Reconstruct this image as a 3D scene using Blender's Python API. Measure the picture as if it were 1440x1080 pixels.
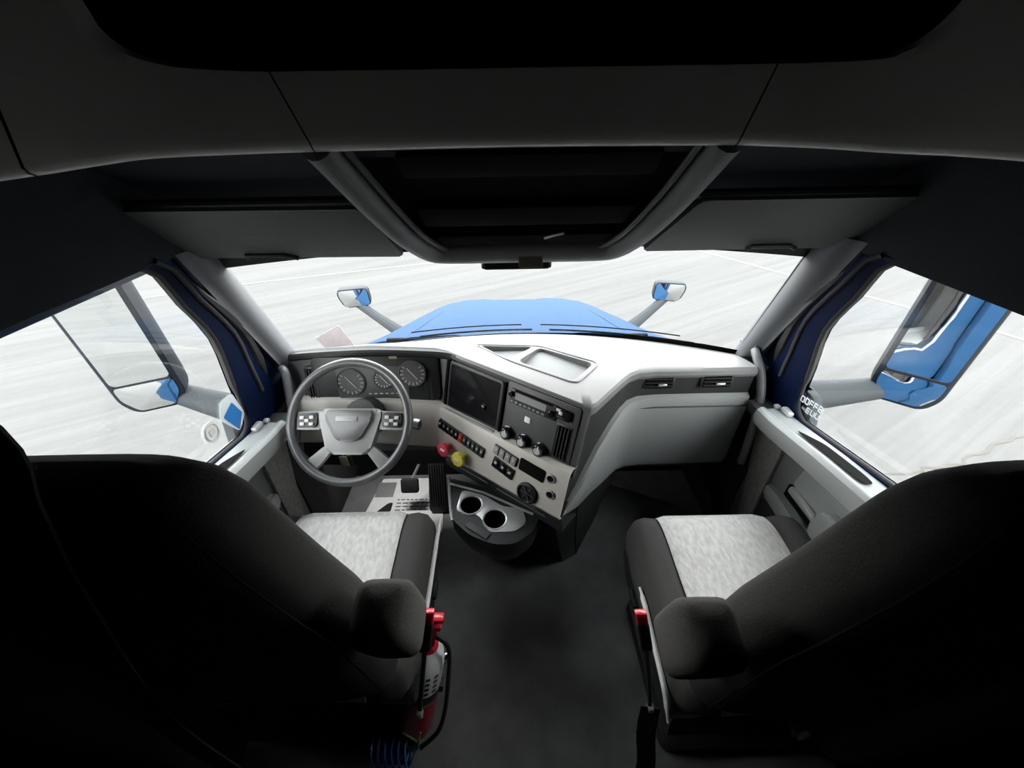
import bpy, bmesh, math, random
from mathutils import Vector, Matrix
from math import sin, cos, pi, radians, sqrt
random.seed(7)
S = bpy.context.scene
for o in list(bpy.data.objects): bpy.data.objects.remove(o)
COL = S.collection

# ------------------------------------------------------------ camera, sky, exposure
TH, RO = radians(35), radians(1.1)
cam_d = bpy.data.cameras.new('camera'); cam = bpy.data.objects.new('camera', cam_d); COL.objects.link(cam)
cam_d.sensor_fit = 'HORIZONTAL'; cam_d.sensor_width = 36; cam_d.lens = 541 / 1440 * 36
cam_d.clip_start = 0.01; cam_d.clip_end = 500
right = Vector((1, 0, 0)); fwd = Vector((0, cos(TH), -sin(TH))); up = Vector((0, sin(TH), cos(TH)))
r2 = right * cos(RO) - up * sin(RO); u2 = up * cos(RO) + right * sin(RO)
m3 = Matrix((r2, u2, -fwd)).transposed()
cam.matrix_world = Matrix.Translation((0, 0, 1.70)) @ m3.to_4x4()
S.camera = cam
W = bpy.data.worlds.new('sky'); S.world = W; W.use_nodes = True
nt = W.node_tree; nt.nodes.clear()
tc = nt.nodes.new('ShaderNodeTexCoord'); sep = nt.nodes.new('ShaderNodeSeparateXYZ')
rmp = nt.nodes.new('ShaderNodeValToRGB'); bg = nt.nodes.new('ShaderNodeBackground'); ow = nt.nodes.new('ShaderNodeOutputWorld')
rmp.color_ramp.elements[0].color = (1.0, 0.98, 0.95, 1); rmp.color_ramp.elements[1].color = (0.90, 0.96, 1.0, 1)
nt.links.new(tc.outputs['Generated'], sep.inputs[0]); nt.links.new(sep.outputs['Z'], rmp.inputs[0])
nt.links.new(rmp.outputs[0], bg.inputs[0]); nt.links.new(bg.outputs[0], ow.inputs[0])
bg.inputs[1].default_value = 11.2
S.view_settings.view_transform = 'Standard'; S.view_settings.look = 'None'
S.view_settings.exposure = 0.0; S.view_settings.gamma = 1.0; S.view_settings.use_curve_mapping = False

# ------------------------------------------------------------ materials
def mat(name, col, rough=0.6, metal=0.0, noise=0.0, nscale=40.0, bump=0.0, col2=None, stretch=None, spec=0.5, coat=0.0):
    m = bpy.data.materials.new(name); m.use_nodes = True
    t = m.node_tree; b = t.nodes['Principled BSDF']
    b.inputs['Base Color'].default_value = (*col, 1); b.inputs['Roughness'].default_value = rough
    b.inputs['Metallic'].default_value = metal; b.inputs['Specular IOR Level'].default_value = spec
    b.inputs['Coat Weight'].default_value = coat
    if noise or bump:
        c = t.nodes.new('ShaderNodeTexCoord'); mp = t.nodes.new('ShaderNodeMapping'); n = t.nodes.new('ShaderNodeTexNoise')
        t.links.new(c.outputs['Object'], mp.inputs[0]); t.links.new(mp.outputs[0], n.inputs['Vector'])
        if stretch: mp.inputs['Scale'].default_value = stretch[0]; mp.inputs['Rotation'].default_value = stretch[1]
        n.inputs['Scale'].default_value = nscale; n.inputs['Detail'].default_value = 5
        if noise:
            r = t.nodes.new('ShaderNodeValToRGB'); c2 = col2 or tuple(x * (1 - noise) for x in col)
            r.color_ramp.elements[0].position = .35; r.color_ramp.elements[1].position = .65
            r.color_ramp.elements[0].color = (*c2, 1); r.color_ramp.elements[1].color = (*col, 1)
            t.links.new(n.outputs[0], r.inputs[0]); t.links.new(r.outputs[0], b.inputs['Base Color'])
        if bump:
            bp = t.nodes.new('ShaderNodeBump'); bp.inputs['Strength'].default_value = bump; bp.inputs['Distance'].default_value = .003
            t.links.new(n.outputs[0], bp.inputs['Height']); t.links.new(bp.outputs[0], b.inputs['Normal'])
    return m
def glass(name, tint=(.98, .985, .985), k=.10):
    m = bpy.data.materials.new(name); m.use_nodes = True; t = m.node_tree; t.nodes.clear()
    o = t.nodes.new('ShaderNodeOutputMaterial'); mx = t.nodes.new('ShaderNodeMixShader'); tr = t.nodes.new('ShaderNodeBsdfTransparent')
    g = t.nodes.new('ShaderNodeBsdfGlossy'); f = t.nodes.new('ShaderNodeFresnel'); mu = t.nodes.new('ShaderNodeMath')
    tr.inputs[0].default_value = (*tint, 1); g.inputs['Roughness'].default_value = .02; f.inputs[0].default_value = 1.45
    mu.operation = 'MULTIPLY'; mu.inputs[1].default_value = k
    t.links.new(f.outputs[0], mu.inputs[0]); t.links.new(mu.outputs[0], mx.inputs[0])
    t.links.new(tr.outputs[0], mx.inputs[1]); t.links.new(g.outputs[0], mx.inputs[2]); t.links.new(mx.outputs[0], o.inputs[0])
    return m
K = dict(
    black=mat('black_plastic', (.012, .013, .013), .45, bump=.1, nscale=300),
    dark=mat('charcoal_plastic', (.022, .024, .025), .5, bump=.1, nscale=250),
    mid=mat('dark_grey_plastic', (.052, .055, .057), .5, bump=.1, nscale=250),
    piano=mat('gloss_black', (.008, .008, .009), .12),
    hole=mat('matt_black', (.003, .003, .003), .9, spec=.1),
    lite=mat('light_grey_dash_skin', (.162, .166, .166), .55, noise=.04, nscale=120, bump=.12),
    glove=mat('mid_grey_panel', (.275, .292, .285), .5, bump=.08, nscale=200),
    strip=mat('warm_grey_panel', (.52, .50, .455), .4, noise=.04, nscale=30),
    doorlt=mat('door_light_grey', (.215, .230, .228), .42, bump=.06, nscale=200),
    doormid=mat('door_mid_grey', (.12, .126, .123), .55, bump=.1, nscale=200),
    doorfab=mat('door_cloth_insert', (.24, .236, .224), .85, noise=.25, nscale=60, bump=.2),
    pillar=mat('pillar_trim_grey', (.088, .093, .10), .5, bump=.1, nscale=250),
    head=mat('headliner_charcoal', (.034, .037, .040), .9, spec=.1, noise=.15, nscale=200, bump=.1),
    visor=mat('visor_vinyl', (.125, .128, .128), .6, noise=.08, nscale=90, bump=.1),
    cons=mat('console_rail_grey', (.125, .128, .13), .45, bump=.08, nscale=200),
    fascia=mat('fascia_grey', (.50, .50, .465), .42, noise=.06, nscale=8, bump=.06),
    blue_shade=mat('blue_paint_shaded', (.0012, .0045, .02), .5, spec=.06),  # same blue as the body, darkened so the colour carries the shade
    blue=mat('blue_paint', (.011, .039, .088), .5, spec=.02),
    rubber=mat('rubber', (.014, .014, .014), .7),
    floor=mat('floor_mat_rubber', (.19, .19, .188), .6, noise=.3, nscale=9, bump=.15),
    fabric=mat('seat_black_fabric', (.020, .020, .019), .92, noise=.3, nscale=260, bump=.3),
    fabric2=mat('seat_bolster_fabric', (.056, .056, .052), .92, noise=.2, nscale=240, bump=.3),
    plush=mat('seat_plush_panel', (.70, .695, .665), .95, noise=.30, nscale=85, bump=.8, col2=(.545, .54, .52), stretch=((1, .5, 1), (0, 0, .5))),
    silver=mat('silver_trim', (.62, .63, .63), .3, metal=.7),
    chrome=mat('chrome', (.85, .86, .87), .08, metal=1),
    mirror=mat('mirror_glass', (.88, .90, .90), .015, metal=1),
    whl=mat('wheel_leather', (.075, .078, .08), .32, bump=.1, nscale=300),
    whlg=mat('wheel_grey_spoke', (.25, .258, .255), .4),
    whlhub=mat('wheel_hub_grey', (.09, .094, .094), .4),
    white=mat('white_plastic', (.78, .79, .78), .4),
    paper=mat('paper_white', (.60, .61, .60), .8, noise=.15, nscale=30),
    pinkp=mat('faded_paper', (.62, .55, .55), .8, noise=.1, nscale=60),
    sheet=mat('sheet_white', (.86, .86, .84), .8, noise=.08, nscale=30), decal=mat('white_decal', (.50, .55, .585), .5),
    grip=mat('handle_grey', (.115, .12, .122), .4),
    red=mat('red_paint', (.55, .012, .03), .3, coat=.5),
    redk=mat('red_knob', (.75, .06, .10), .35), yel=mat('yellow_knob', (.78, .66, .08), .35),
    orange=mat('red_hazard', (.55, .03, .02), .4),
    stick=mat('blue_sticker', (.01, .13, .38), .4), brown=mat('brown_label', (.10, .085, .05), .6),
    cableb=mat('blue_cable', (.015, .10, .32), .35), cabley=mat('yellow_green_wire', (.35, .38, .12), .5),
    glass=glass('window_glass'), gauge=mat('gauge_face', (.06, .062, .062), .5), ink=mat('pale_ink', (.45, .46, .45), .6),
    key=mat('beige_tag', (.28, .25, .17), .6), mgrey=mat('mirror_arm_grey', (.046, .051, .054), .6, spec=.08, bump=.1, nscale=200),
    mhouse=mat('mirror_housing', (.020, .024, .029), .5, spec=.1), amber=mat('brown_cover', (.055, .05, .035), .4),
)
def concrete():
    m = bpy.data.materials.new('sun_bleached_concrete'); m.use_nodes = True; t = m.node_tree; b = t.nodes['Principled BSDF']
    b.inputs['Roughness'].default_value = .95; b.inputs['Specular IOR Level'].default_value = .1
    c = t.nodes.new('ShaderNodeTexCoord'); prev = None
    def nz(scale, sc, rot, lo, hi, c1, c2):
        m0 = t.nodes.new('ShaderNodeMapping'); mp = t.nodes.new('ShaderNodeMapping'); n = t.nodes.new('ShaderNodeTexNoise'); r = t.nodes.new('ShaderNodeValToRGB')
        m0.inputs['Rotation'].default_value = (0, 0, rot); mp.inputs['Scale'].default_value = sc
        n.inputs['Scale'].default_value = scale; n.inputs['Detail'].default_value = 6; n.inputs['Roughness'].default_value = .6
        r.color_ramp.elements[0].position = lo; r.color_ramp.elements[1].position = hi
        r.color_ramp.elements[0].color = (*c1, 1); r.color_ramp.elements[1].color = (*c2, 1)
        t.links.new(c.outputs['Object'], m0.inputs[0]); t.links.new(m0.outputs[0], mp.inputs[0]); t.links.new(mp.outputs[0], n.inputs['Vector']); t.links.new(n.outputs[0], r.inputs[0])
        return r
    a = nz(1.1, (.12, 1.6, 1), -.50, .3, .7, (.0745, .0755, .0732), (.0875, .088, .0855))
    d = nz(3.0, (.06, 2.4, 1), -.50, .36, .60, (.86, .86, .85), (1, 1, 1))
    e = nz(9.0, (1, 1, 1), 0, .3, .7, (.94, .94, .94), (1.0, .995, .99))
    for x in (d, e):
        mx = t.nodes.new('ShaderNodeMixRGB'); mx.blend_type = 'MULTIPLY'; mx.inputs[0].default_value = 1
        t.links.new((prev or a).outputs[0], mx.inputs[1]); t.links.new(x.outputs[0], mx.inputs[2]); prev = mx
    t.links.new(prev.outputs[0], b.inputs['Base Color'])
    return m
K['ground'] = concrete()
K['lens'] = mat('fill_glow', (.8, .8, .78), .4); K['lens'].node_tree.nodes['Principled BSDF'].inputs['Emission Color'].default_value = (1, .97, .92, 1); K['lens'].node_tree.nodes['Principled BSDF'].inputs['Emission Strength'].default_value = 4  # glowing face of the added footwell fill light

# ------------------------------------------------------------ mesh helpers
def FR(o, ex, ey, ez):
    m = Matrix((Vector(ex).normalized(), Vector(ey).normalized(), Vector(ez).normalized())).transposed().to_4x4()
    m.translation = Vector(o); return m
I4 = Matrix.Identity(4)
class B:
    def __init__(s, fr=I4): s.b = bmesh.new(); s.f = fr
    def v(s, p): return s.b.verts.new(s.f @ Vector(p))
    def faces(s, vs, idx):
        for f in idx:
            try: s.b.faces.new([vs[i] for i in f])
            except ValueError: pass
    def box(s, c, d, bev=0.0, seg=2, rot=None):
        x, y, z = d[0] / 2, d[1] / 2, d[2] / 2
        R = rot or Matrix.Identity(3); c = Vector(c)
        vs = [s.v(c + R @ Vector((a, b_, e))) for a in (-x, x) for b_ in (-y, y) for e in (-z, z)]
        n0 = len(s.b.faces)
        s.faces(vs, [(0, 1, 3, 2), (4, 6, 7, 5), (0, 4, 5, 1), (2, 3, 7, 6), (0, 2, 6, 4), (1, 5, 7, 3)])
        if bev:
            es = list({e for q in vs for e in q.link_edges})
            bmesh.ops.bevel(s.b, geom=es, offset=bev, segments=seg, affect='EDGES', profile=.5)
        return s
    def prism(s, poly, d0, d1, bev=0.0, seg=2, axis='w'):
        """poly in the frame's uv plane, extruded along w from d0 to d1"""
        P = {'w': lambda p, d: (p[0], p[1], d), 'x': lambda p, d: (d, p[0], p[1]), 'y': lambda p, d: (p[0], d, p[1])}[axis]
        a = [s.v(P(p, d0)) for p in poly]; c = [s.v(P(p, d1)) for p in poly]; n = len(poly)
        fs = [s.b.faces.new(a[::-1]), s.b.faces.new(c)]
        for i in range(n): s.b.faces.new((a[i], a[(i + 1) % n], c[(i + 1) % n], c[i]))
        if bev:
            es = [e for e in fs[1].edges] + [e for e in fs[0].edges]
            bmesh.ops.bevel(s.b, geom=es, offset=bev, segments=seg, affect='EDGES', profile=.5)
        return s
    def loft(s, rings, cap=True, closed=True):
        R = [[s.v(p) for p in r] for r in rings]; n = len(R[0])
        for a, c in zip(R, R[1:]):
            for i in range(n if closed else n - 1):
                j = (i + 1) % n
                try: s.b.faces.new((a[i], a[j], c[j], c[i]))
                except ValueError: pass
        if cap and closed:
            s.b.faces.new(R[0][::-1]); s.b.faces.new(R[-1])
        return s
    def grid(s, rows): return s.loft(rows, cap=False, closed=False)
    def tube(s, pts, r, seg=10, closed=False, cap=True, ell=None):
        pts = [Vector(p) for p in pts]; n = len(pts); rs = r if isinstance(r, (list, tuple)) else [r] * n
        rings = []; N = None
        for i, p in enumerate(pts):
            if closed: t = pts[(i + 1) % n] - pts[i - 1]
            else: t = pts[min(i + 1, n - 1)] - pts[max(i - 1, 0)]
            t.normalize()
            if N is None: N = t.orthogonal().normalized()
            N = (N - t * N.dot(t))
            if N.length < 1e-6: N = t.orthogonal()
            N.normalize(); Bn = t.cross(N)
            rings.append([p + (N * cos(2 * pi * k / seg) + Bn * sin(2 * pi * k / seg)) * rs[i] for k in range(seg)])
        if closed: rings.append(rings[0])
        return s.loft(rings, cap=cap and not closed)
    def cyl(s, p0, p1, r0, r1=None, seg=20): return s.tube([p0, p1], [r0, r0 if r1 is None else r1], seg)
    def lathe(s, prof, seg=24, cap=True):
        """profile (r, w) about the frame's w axis"""
        return s.loft([[(r * cos(2 * pi * k / seg), r * sin(2 * pi * k / seg), w) for k in range(seg)] for r, w in prof], cap=cap)
    def ring(s, outer, inner):
        n = len(outer); a = [s.v(p) for p in outer]; c = [s.v(p) for p in inner]
        for i in range(n): s.b.faces.new((a[i], a[(i + 1) % n], c[(i + 1) % n], c[i]))
        return s
    def solid(s, t):
        bmesh.ops.recalc_face_normals(s.b, faces=s.b.faces[:])
        bmesh.ops.solidify(s.b, geom=s.b.faces[:], thickness=t); return s
    def done(s, name, m, parent=None, label=None, smooth=True, ang=.6, kind=None):
        bmesh.ops.recalc_face_normals(s.b, faces=s.b.faces[:])
        me = bpy.data.meshes.new(name); s.b.to_mesh(me); s.b.free()
        me.materials.append(K[m] if isinstance(m, str) else m)
        if smooth:
            me.polygons.foreach_set('use_smooth', [True] * len(me.polygons)); me.set_sharp_from_angle(angle=ang)
        o = bpy.data.objects.new(name, me); COL.objects.link(o)
        if parent is not None: adopt(o, parent)
        if label: o['label'] = label
        if kind: o['kind'] = kind
        return o
def wloc(o):
    p = Vector(o.location)
    while o.parent: o = o.parent; p += Vector(o.location)
    return p
def adopt(o, parent):
    o.parent = parent
    if o.type == 'MESH': o.data.transform(Matrix.Translation(-wloc(parent)))
def thing(name, label, cat, loc, group=None):
    o = bpy.data.objects.new(name, None); COL.objects.link(o); o.location = loc
    o.empty_display_size = .05; o['label'] = label; o['category'] = cat
    if group: o['group'] = group
    return o
def tag(o, label, cat, group=None):
    o['label'] = label; o['category'] = cat
    if group: o['group'] = group
    return o
def struct(name, loc=(0, 0, 0), label=None):
    o = bpy.data.objects.new(name, None); COL.objects.link(o); o.location = loc; o['kind'] = 'structure'
    if label: o['label'] = label
    return o
def tags(o, label): o['kind'] = 'structure'; o['label'] = label; return o
def lerp(a, b, t): return a + (b - a) * t
def interp(tab, x):
    if x <= tab[0][0]: return tab[0][1]
    for (a, b), (c, d) in zip(tab, tab[1:]):
        if x <= c: return lerp(b, d, (x - a) / (c - a))
    return tab[-1][1]
def smooth_path(pts, n=6, closed=False):
    pts = [Vector(p) for p in pts]; out = []; L = len(pts)
    rng = range(L if closed else L - 1)
    for i in rng:
        if closed: p0, p1, p2, p3 = pts[i - 1], pts[i], pts[(i + 1) % L], pts[(i + 2) % L]
        else: p0, p1, p2, p3 = pts[max(i - 1, 0)], pts[i], pts[i + 1], pts[min(i + 2, L - 1)]
        for k in range(n):
            t = k / n
            out.append(.5 * ((2 * p1) + (p2 - p0) * t + (2 * p0 - 5 * p1 + 4 * p2 - p3) * t * t + (3 * p1 - p0 - 3 * p2 + p3) * t ** 3))
    if not closed: out.append(pts[-1])
    return out
def rrect(cx, cy, w, h, r, n=4):
    out = []
    for sx, sy, a0 in ((1, 1, 0), (-1, 1, 90), (-1, -1, 180), (1, -1, 270)):
        for k in range(n + 1):
            a = radians(a0 + 90 * k / n); out.append((cx + sx * (w / 2 - r) + r * cos(a), cy + sy * (h / 2 - r) + r * sin(a)))
    return out
def rpoly(pts, r, n=4):
    """polygon with rounded corners"""
    out = []; L = len(pts)
    for i in range(L):
        p = Vector(pts[i]); a = Vector(pts[i - 1]) - p; c = Vector(pts[(i + 1) % L]) - p
        d = min(r, a.length * .45, c.length * .45); A = p + a.normalized() * d; C = p + c.normalized() * d
        for k in range(n + 1):
            t = k / n; out.append(tuple(A * (1 - t) ** 2 + p * 2 * t * (1 - t) + C * t * t))
    return out
def sup(cx, cy, cz, hx, hy, n=28, e=3.2):
    """superellipse ring in xy"""
    out = []
    for k in range(n):
        a = 2 * pi * k / n; c, s_ = cos(a), sin(a)
        out.append((cx + hx * math.copysign(abs(c) ** (2 / e), c), cy + hy * math.copysign(abs(s_) ** (2 / e), s_), cz))
    return out

# ------------------------------------------------------------ outside: ground
GZ = -1.2
g = B(); g.grid([[(-90, -90, GZ), (90, -90, GZ)], [(-90, 90, GZ), (90, 90, GZ)]])
ground = tags(g.done('ground', 'ground'), 'pale sun-bleached concrete yard around the truck')
def strip_on_ground(name, pts, w, m, label):
    b = B(); pts = [Vector((*p, GZ + .004)) for p in pts]; rows = []
    for i, p in enumerate(pts):
        t = pts[min(i + 1, len(pts) - 1)] - pts[max(i - 1, 0)]; n = Vector((-t.y, t.x, 0)).normalized() * w / 2
        rows.append([p - n, p + n])
    b.grid(rows); return b.done(name, m, ground, label)
K['joint'] = mat('pale_joint', (.095, .090, .081), .9); K['crackm'] = mat('crack_line', (.05, .045, .037), .95)
strip_on_ground('joint', [(-14, 4.4), (-6.03, 7.99), (-2.63, 9.06), (4, 11)], .07, 'joint', 'cream joint line in the concrete')
strip_on_ground('joint', [(3.5, 12), (7.6, 5.3), (8.6, 3.0), (10, 0)], .09, 'joint', 'cream joint line in the concrete')
cr = [(3.3, 2.47), (3.586, 2.502), (3.965, 2.519), (4.034, 2.582), (4.247, 2.586), (4.433, 2.618), (4.566, 2.712), (4.836, 2.764), (5.082, 2.903), (5.451, 2.98), (6.2, 3.2)]
cr2 = []
for (a, b_), (c, d) in zip(cr, cr[1:]):
    for k in range(3): cr2.append((lerp(a, c, k / 3) + random.uniform(-.02, .02), lerp(b_, d, k / 3) + random.uniform(-.02, .02)))
strip_on_ground('crack', cr2, .022, 'crackm', 'thin jagged crack in the concrete')

# ------------------------------------------------------------ cab shell
XL, XR, XC = -.94, 1.0, .03
def sx(x, side): return x if side > 0 else 2 * XC - x          # mirror a right-hand x to the left
fl = B(); fl.box((XC, .02, -.02), (2.0, 3.24, .04)); fl = tags(fl.done('floor', 'floor'), 'dark rubber cab floor')
for side, nm in ((-1, 'wall_left'), (1, 'wall_right')):
    b = B(); x = sx(1.0, side)
    b.box((x + side * .01, -.615, 1.05), (.02, 1.97, 2.2))
    w = b.done(nm, 'hole'); tags(w, 'black lining of the sleeper side wall')
    b = B(); b.box((sx(1.06, side), -.79, .85), (.03, 2.34, 2.7), .01); b.done('outer_panel', 'blue', w, 'blue painted outer body side')
    b = B(); hz = 1.365 if side > 0 else 1.39; b.box((sx(1.0, side), .89, (hz + 2.145) / 2), (.03, 1.14, 2.145 - hz), .008); b.done('side_lining', 'head', w, 'charcoal lining above the side window')
    b = B(); b.box((sx(1.025, side), .75, 1.60), (.05, .90, .46), .02); b.done('roof_rail', 'blue', w, 'blue painted roof rail')
    b = B(); b.box((sx(.985, side), 1.385, .37), (.03, .57, .76), .008); b.done('kick_lining', 'rubber', w, 'black lining beside the footwell')
    tilt = FR((sx(.93, side), .37, .20), (1, 0, 0), (0, 1, .09), (0, -.09, 1)); b = B(tilt); b.prism(rrect(0, 0, .15, .22, .05), 0, 1.45, .01)
    b.done('door_pillar', 'dark', w, 'dark trimmed pillar behind the door')
bk = B(); bk.box((XC, -1.61, 1.05), (2.0, .02, 2.2)); tags(bk.done('wall_back', 'hole'), 'black rear wall of the sleeper')
ce = B(); ce.box((XC, -.37, 2.14), (2.0, 2.50, .03))
ceil = tags(ce.done('ceiling', 'hole'), 'black raised sleeper ceiling')
def yfas(x): return .82 - .24 * (max(0, abs(x - XC) - .42) / .45) ** 2
def wtop(x): return 1.42 - .20 * ((x - .02) / .95) ** 2
def wbase(x): return 1.575 - .215 * ((x - .02) / .9) ** 2
xs = [lerp(-.955, 1.015, k / 30) for k in range(31)]
fw = B(); fx_ = [lerp(XL - .03, XR + .03, k / 24) for k in range(25)]
fw.grid([[(x, 1.50 + .0 * x, -.02) for x in fx_], [(x, 1.57, .03) for x in fx_], [(x, 1.66, .22) for x in fx_], [(x, max(wbase(x) + .04, 1.50), .58) for x in fx_], [(x, wbase(x) + .012, .785) for x in fx_], [(x, wbase(x) - .004, .84) for x in fx_]])
tags(fw.done('wall_front', 'hole'), 'dark firewall behind the pedals')
b = B(); rows = []
for t in [k / 10 for k in range(11)]:
    r = []
    for x in xs:
        y = lerp(yfas(x) + .014, wtop(x), t)
        z = interp([(.60, 1.70), (.84, 1.67), (.98, 1.615), (1.12, 1.54), (1.27, 1.44), (1.42, 1.38)], y); r.append((x, y, z))
    rows.append(r)
rows.append([(x, wtop(x) + .002, 1.375) for x in xs])
b.grid(rows).solid(-.012); b.done('headliner', 'head', ceil, 'charcoal front headliner over the windscreen')
b = B(); b.grid([[(x, .82, 2.14) for x in xs], [(x, wtop(x) + .06, 1.95) for x in xs], [(x, wtop(x) + .03, 1.41) for x in xs]])
b.done('outer_roof', 'blue', ceil, 'blue painted roof skin')

# windscreen and its frame
win = struct('window_1', (0.02, 1.4, .9), 'windscreen with black rubber edge')
NW = 28
def wpt(t, s_):           # t across 0..1, s up 0..1
    x = lerp(lerp(-.885, -.935, s_), lerp(.925, .965, s_), t)
    return (x, lerp(wbase(x), wtop(x), s_), lerp(.875, 1.40, s_))
b = B(); b.grid([[wpt(k / NW, j / 8) for k in range(NW + 1)] for j in range(9)]); b.done('windscreen_glass', 'glass', win)
edge = [wpt(k / NW, 0) for k in range(NW + 1)] + [wpt(1, j / 8) for j in range(1, 9)] + [wpt(1 - k / NW, 1) for k in range(1, NW + 1)] + [wpt(0, 1 - j / 8) for j in range(1, 8)]
b = B(); b.tube(edge, .0075, 8, closed=True); b.done('rubber_seal', 'rubber', win)
b = B(); b.grid([[(p[0], p[1] + dy, zc) for p in [wpt(k / NW, 0) for k in range(NW + 1)]] for dy, zc in ((.0, .866), (.006, .83), (.03, .76), (.13, .72))])
b.done('cowl_panel', 'hole', win, 'black cowl below the windscreen')

b = B(); b.grid([[(p[0], p[1] - .003, p[2]) for p in [wpt(k / NW, q * interp([(0, .0), (.3, .010), (.6, .022), (.93, .055), (1, .05)], k / NW)) for k in range(NW + 1)]] for q in (0, 1)])
b.done('frit_band', 'hole', win, 'black band along the bottom of the glass')
b = B(); b.grid([[(x, y - d, z) for x, y, z in [wpt(k / NW, s_) for k in range(NW + 1)]] for s_, d in ((.825, .002), (.83, .012), (1, .014))])
b.done('header_trim', 'black', win, 'black header trim above the windscreen')
# windscreen pillars
for side, n in ((-1, 1), (1, 2)):
    rows = []
    for k in range(11):
        t = k / 10
        if side > 0:
            I = Vector((lerp(.925, .962, t), lerp(1.385, 1.225, t), lerp(.865, 1.40, t))); O = Vector((lerp(.955, .985, t), lerp(1.275, 1.075, t), lerp(.915, 1.395, t)))
        else:
            I = Vector((lerp(-.885, -.932, t), lerp(1.40, 1.235, t), lerp(.865, 1.40, t))); O = Vector((lerp(-.895, -.925, t), lerp(1.275, 1.085, t), lerp(.905, 1.395, t)))
        bul = Vector((-side * .022, -.012, 0)); r = []
        for j in range(9):
            q = j / 8; r.append(I.lerp(O, q) + bul * sin(pi * min(1, q * 1.15)) if q < .87 else I.lerp(O, q))
        r += [O + Vector((side * .05, .02, 0)), I + Vector((side * .03, .03, 0))]
        rows.append(r)
    b = B(); b.loft(rows); b.done('trim_%d' % n, 'pillar', None, 'grey moulded trim on the windscreen pillar', ang=.9)['kind'] = 'structure'
    b = B(); b.box((sx(1.035, side), 1.26, .40), (.06, .42, 1.0), .02); b.done('cab_corner', 'blue_shade', bpy.data.objects['wall_left' if side < 0 else 'wall_right'], 'blue cab corner by the dash, painted darker for shade')
    b = B(); b.loft([[(sx(1.0, side), 1.20, .86), (sx(1.0, side), 1.36, .86), (sx(1.06, side), 1.33, .86), (sx(1.06, side), 1.20, .86)],
                     [(sx(1.01, side), 1.06, 1.40), (sx(1.0, side), 1.21, 1.40), (sx(1.05, side), 1.20, 1.40), (sx(1.06, side), 1.06, 1.40)]])
    b.done('outer_pillar', 'blue', bpy.data.objects['wall_left' if side < 0 else 'wall_right'], 'blue painted outer windscreen pillar')

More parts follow.
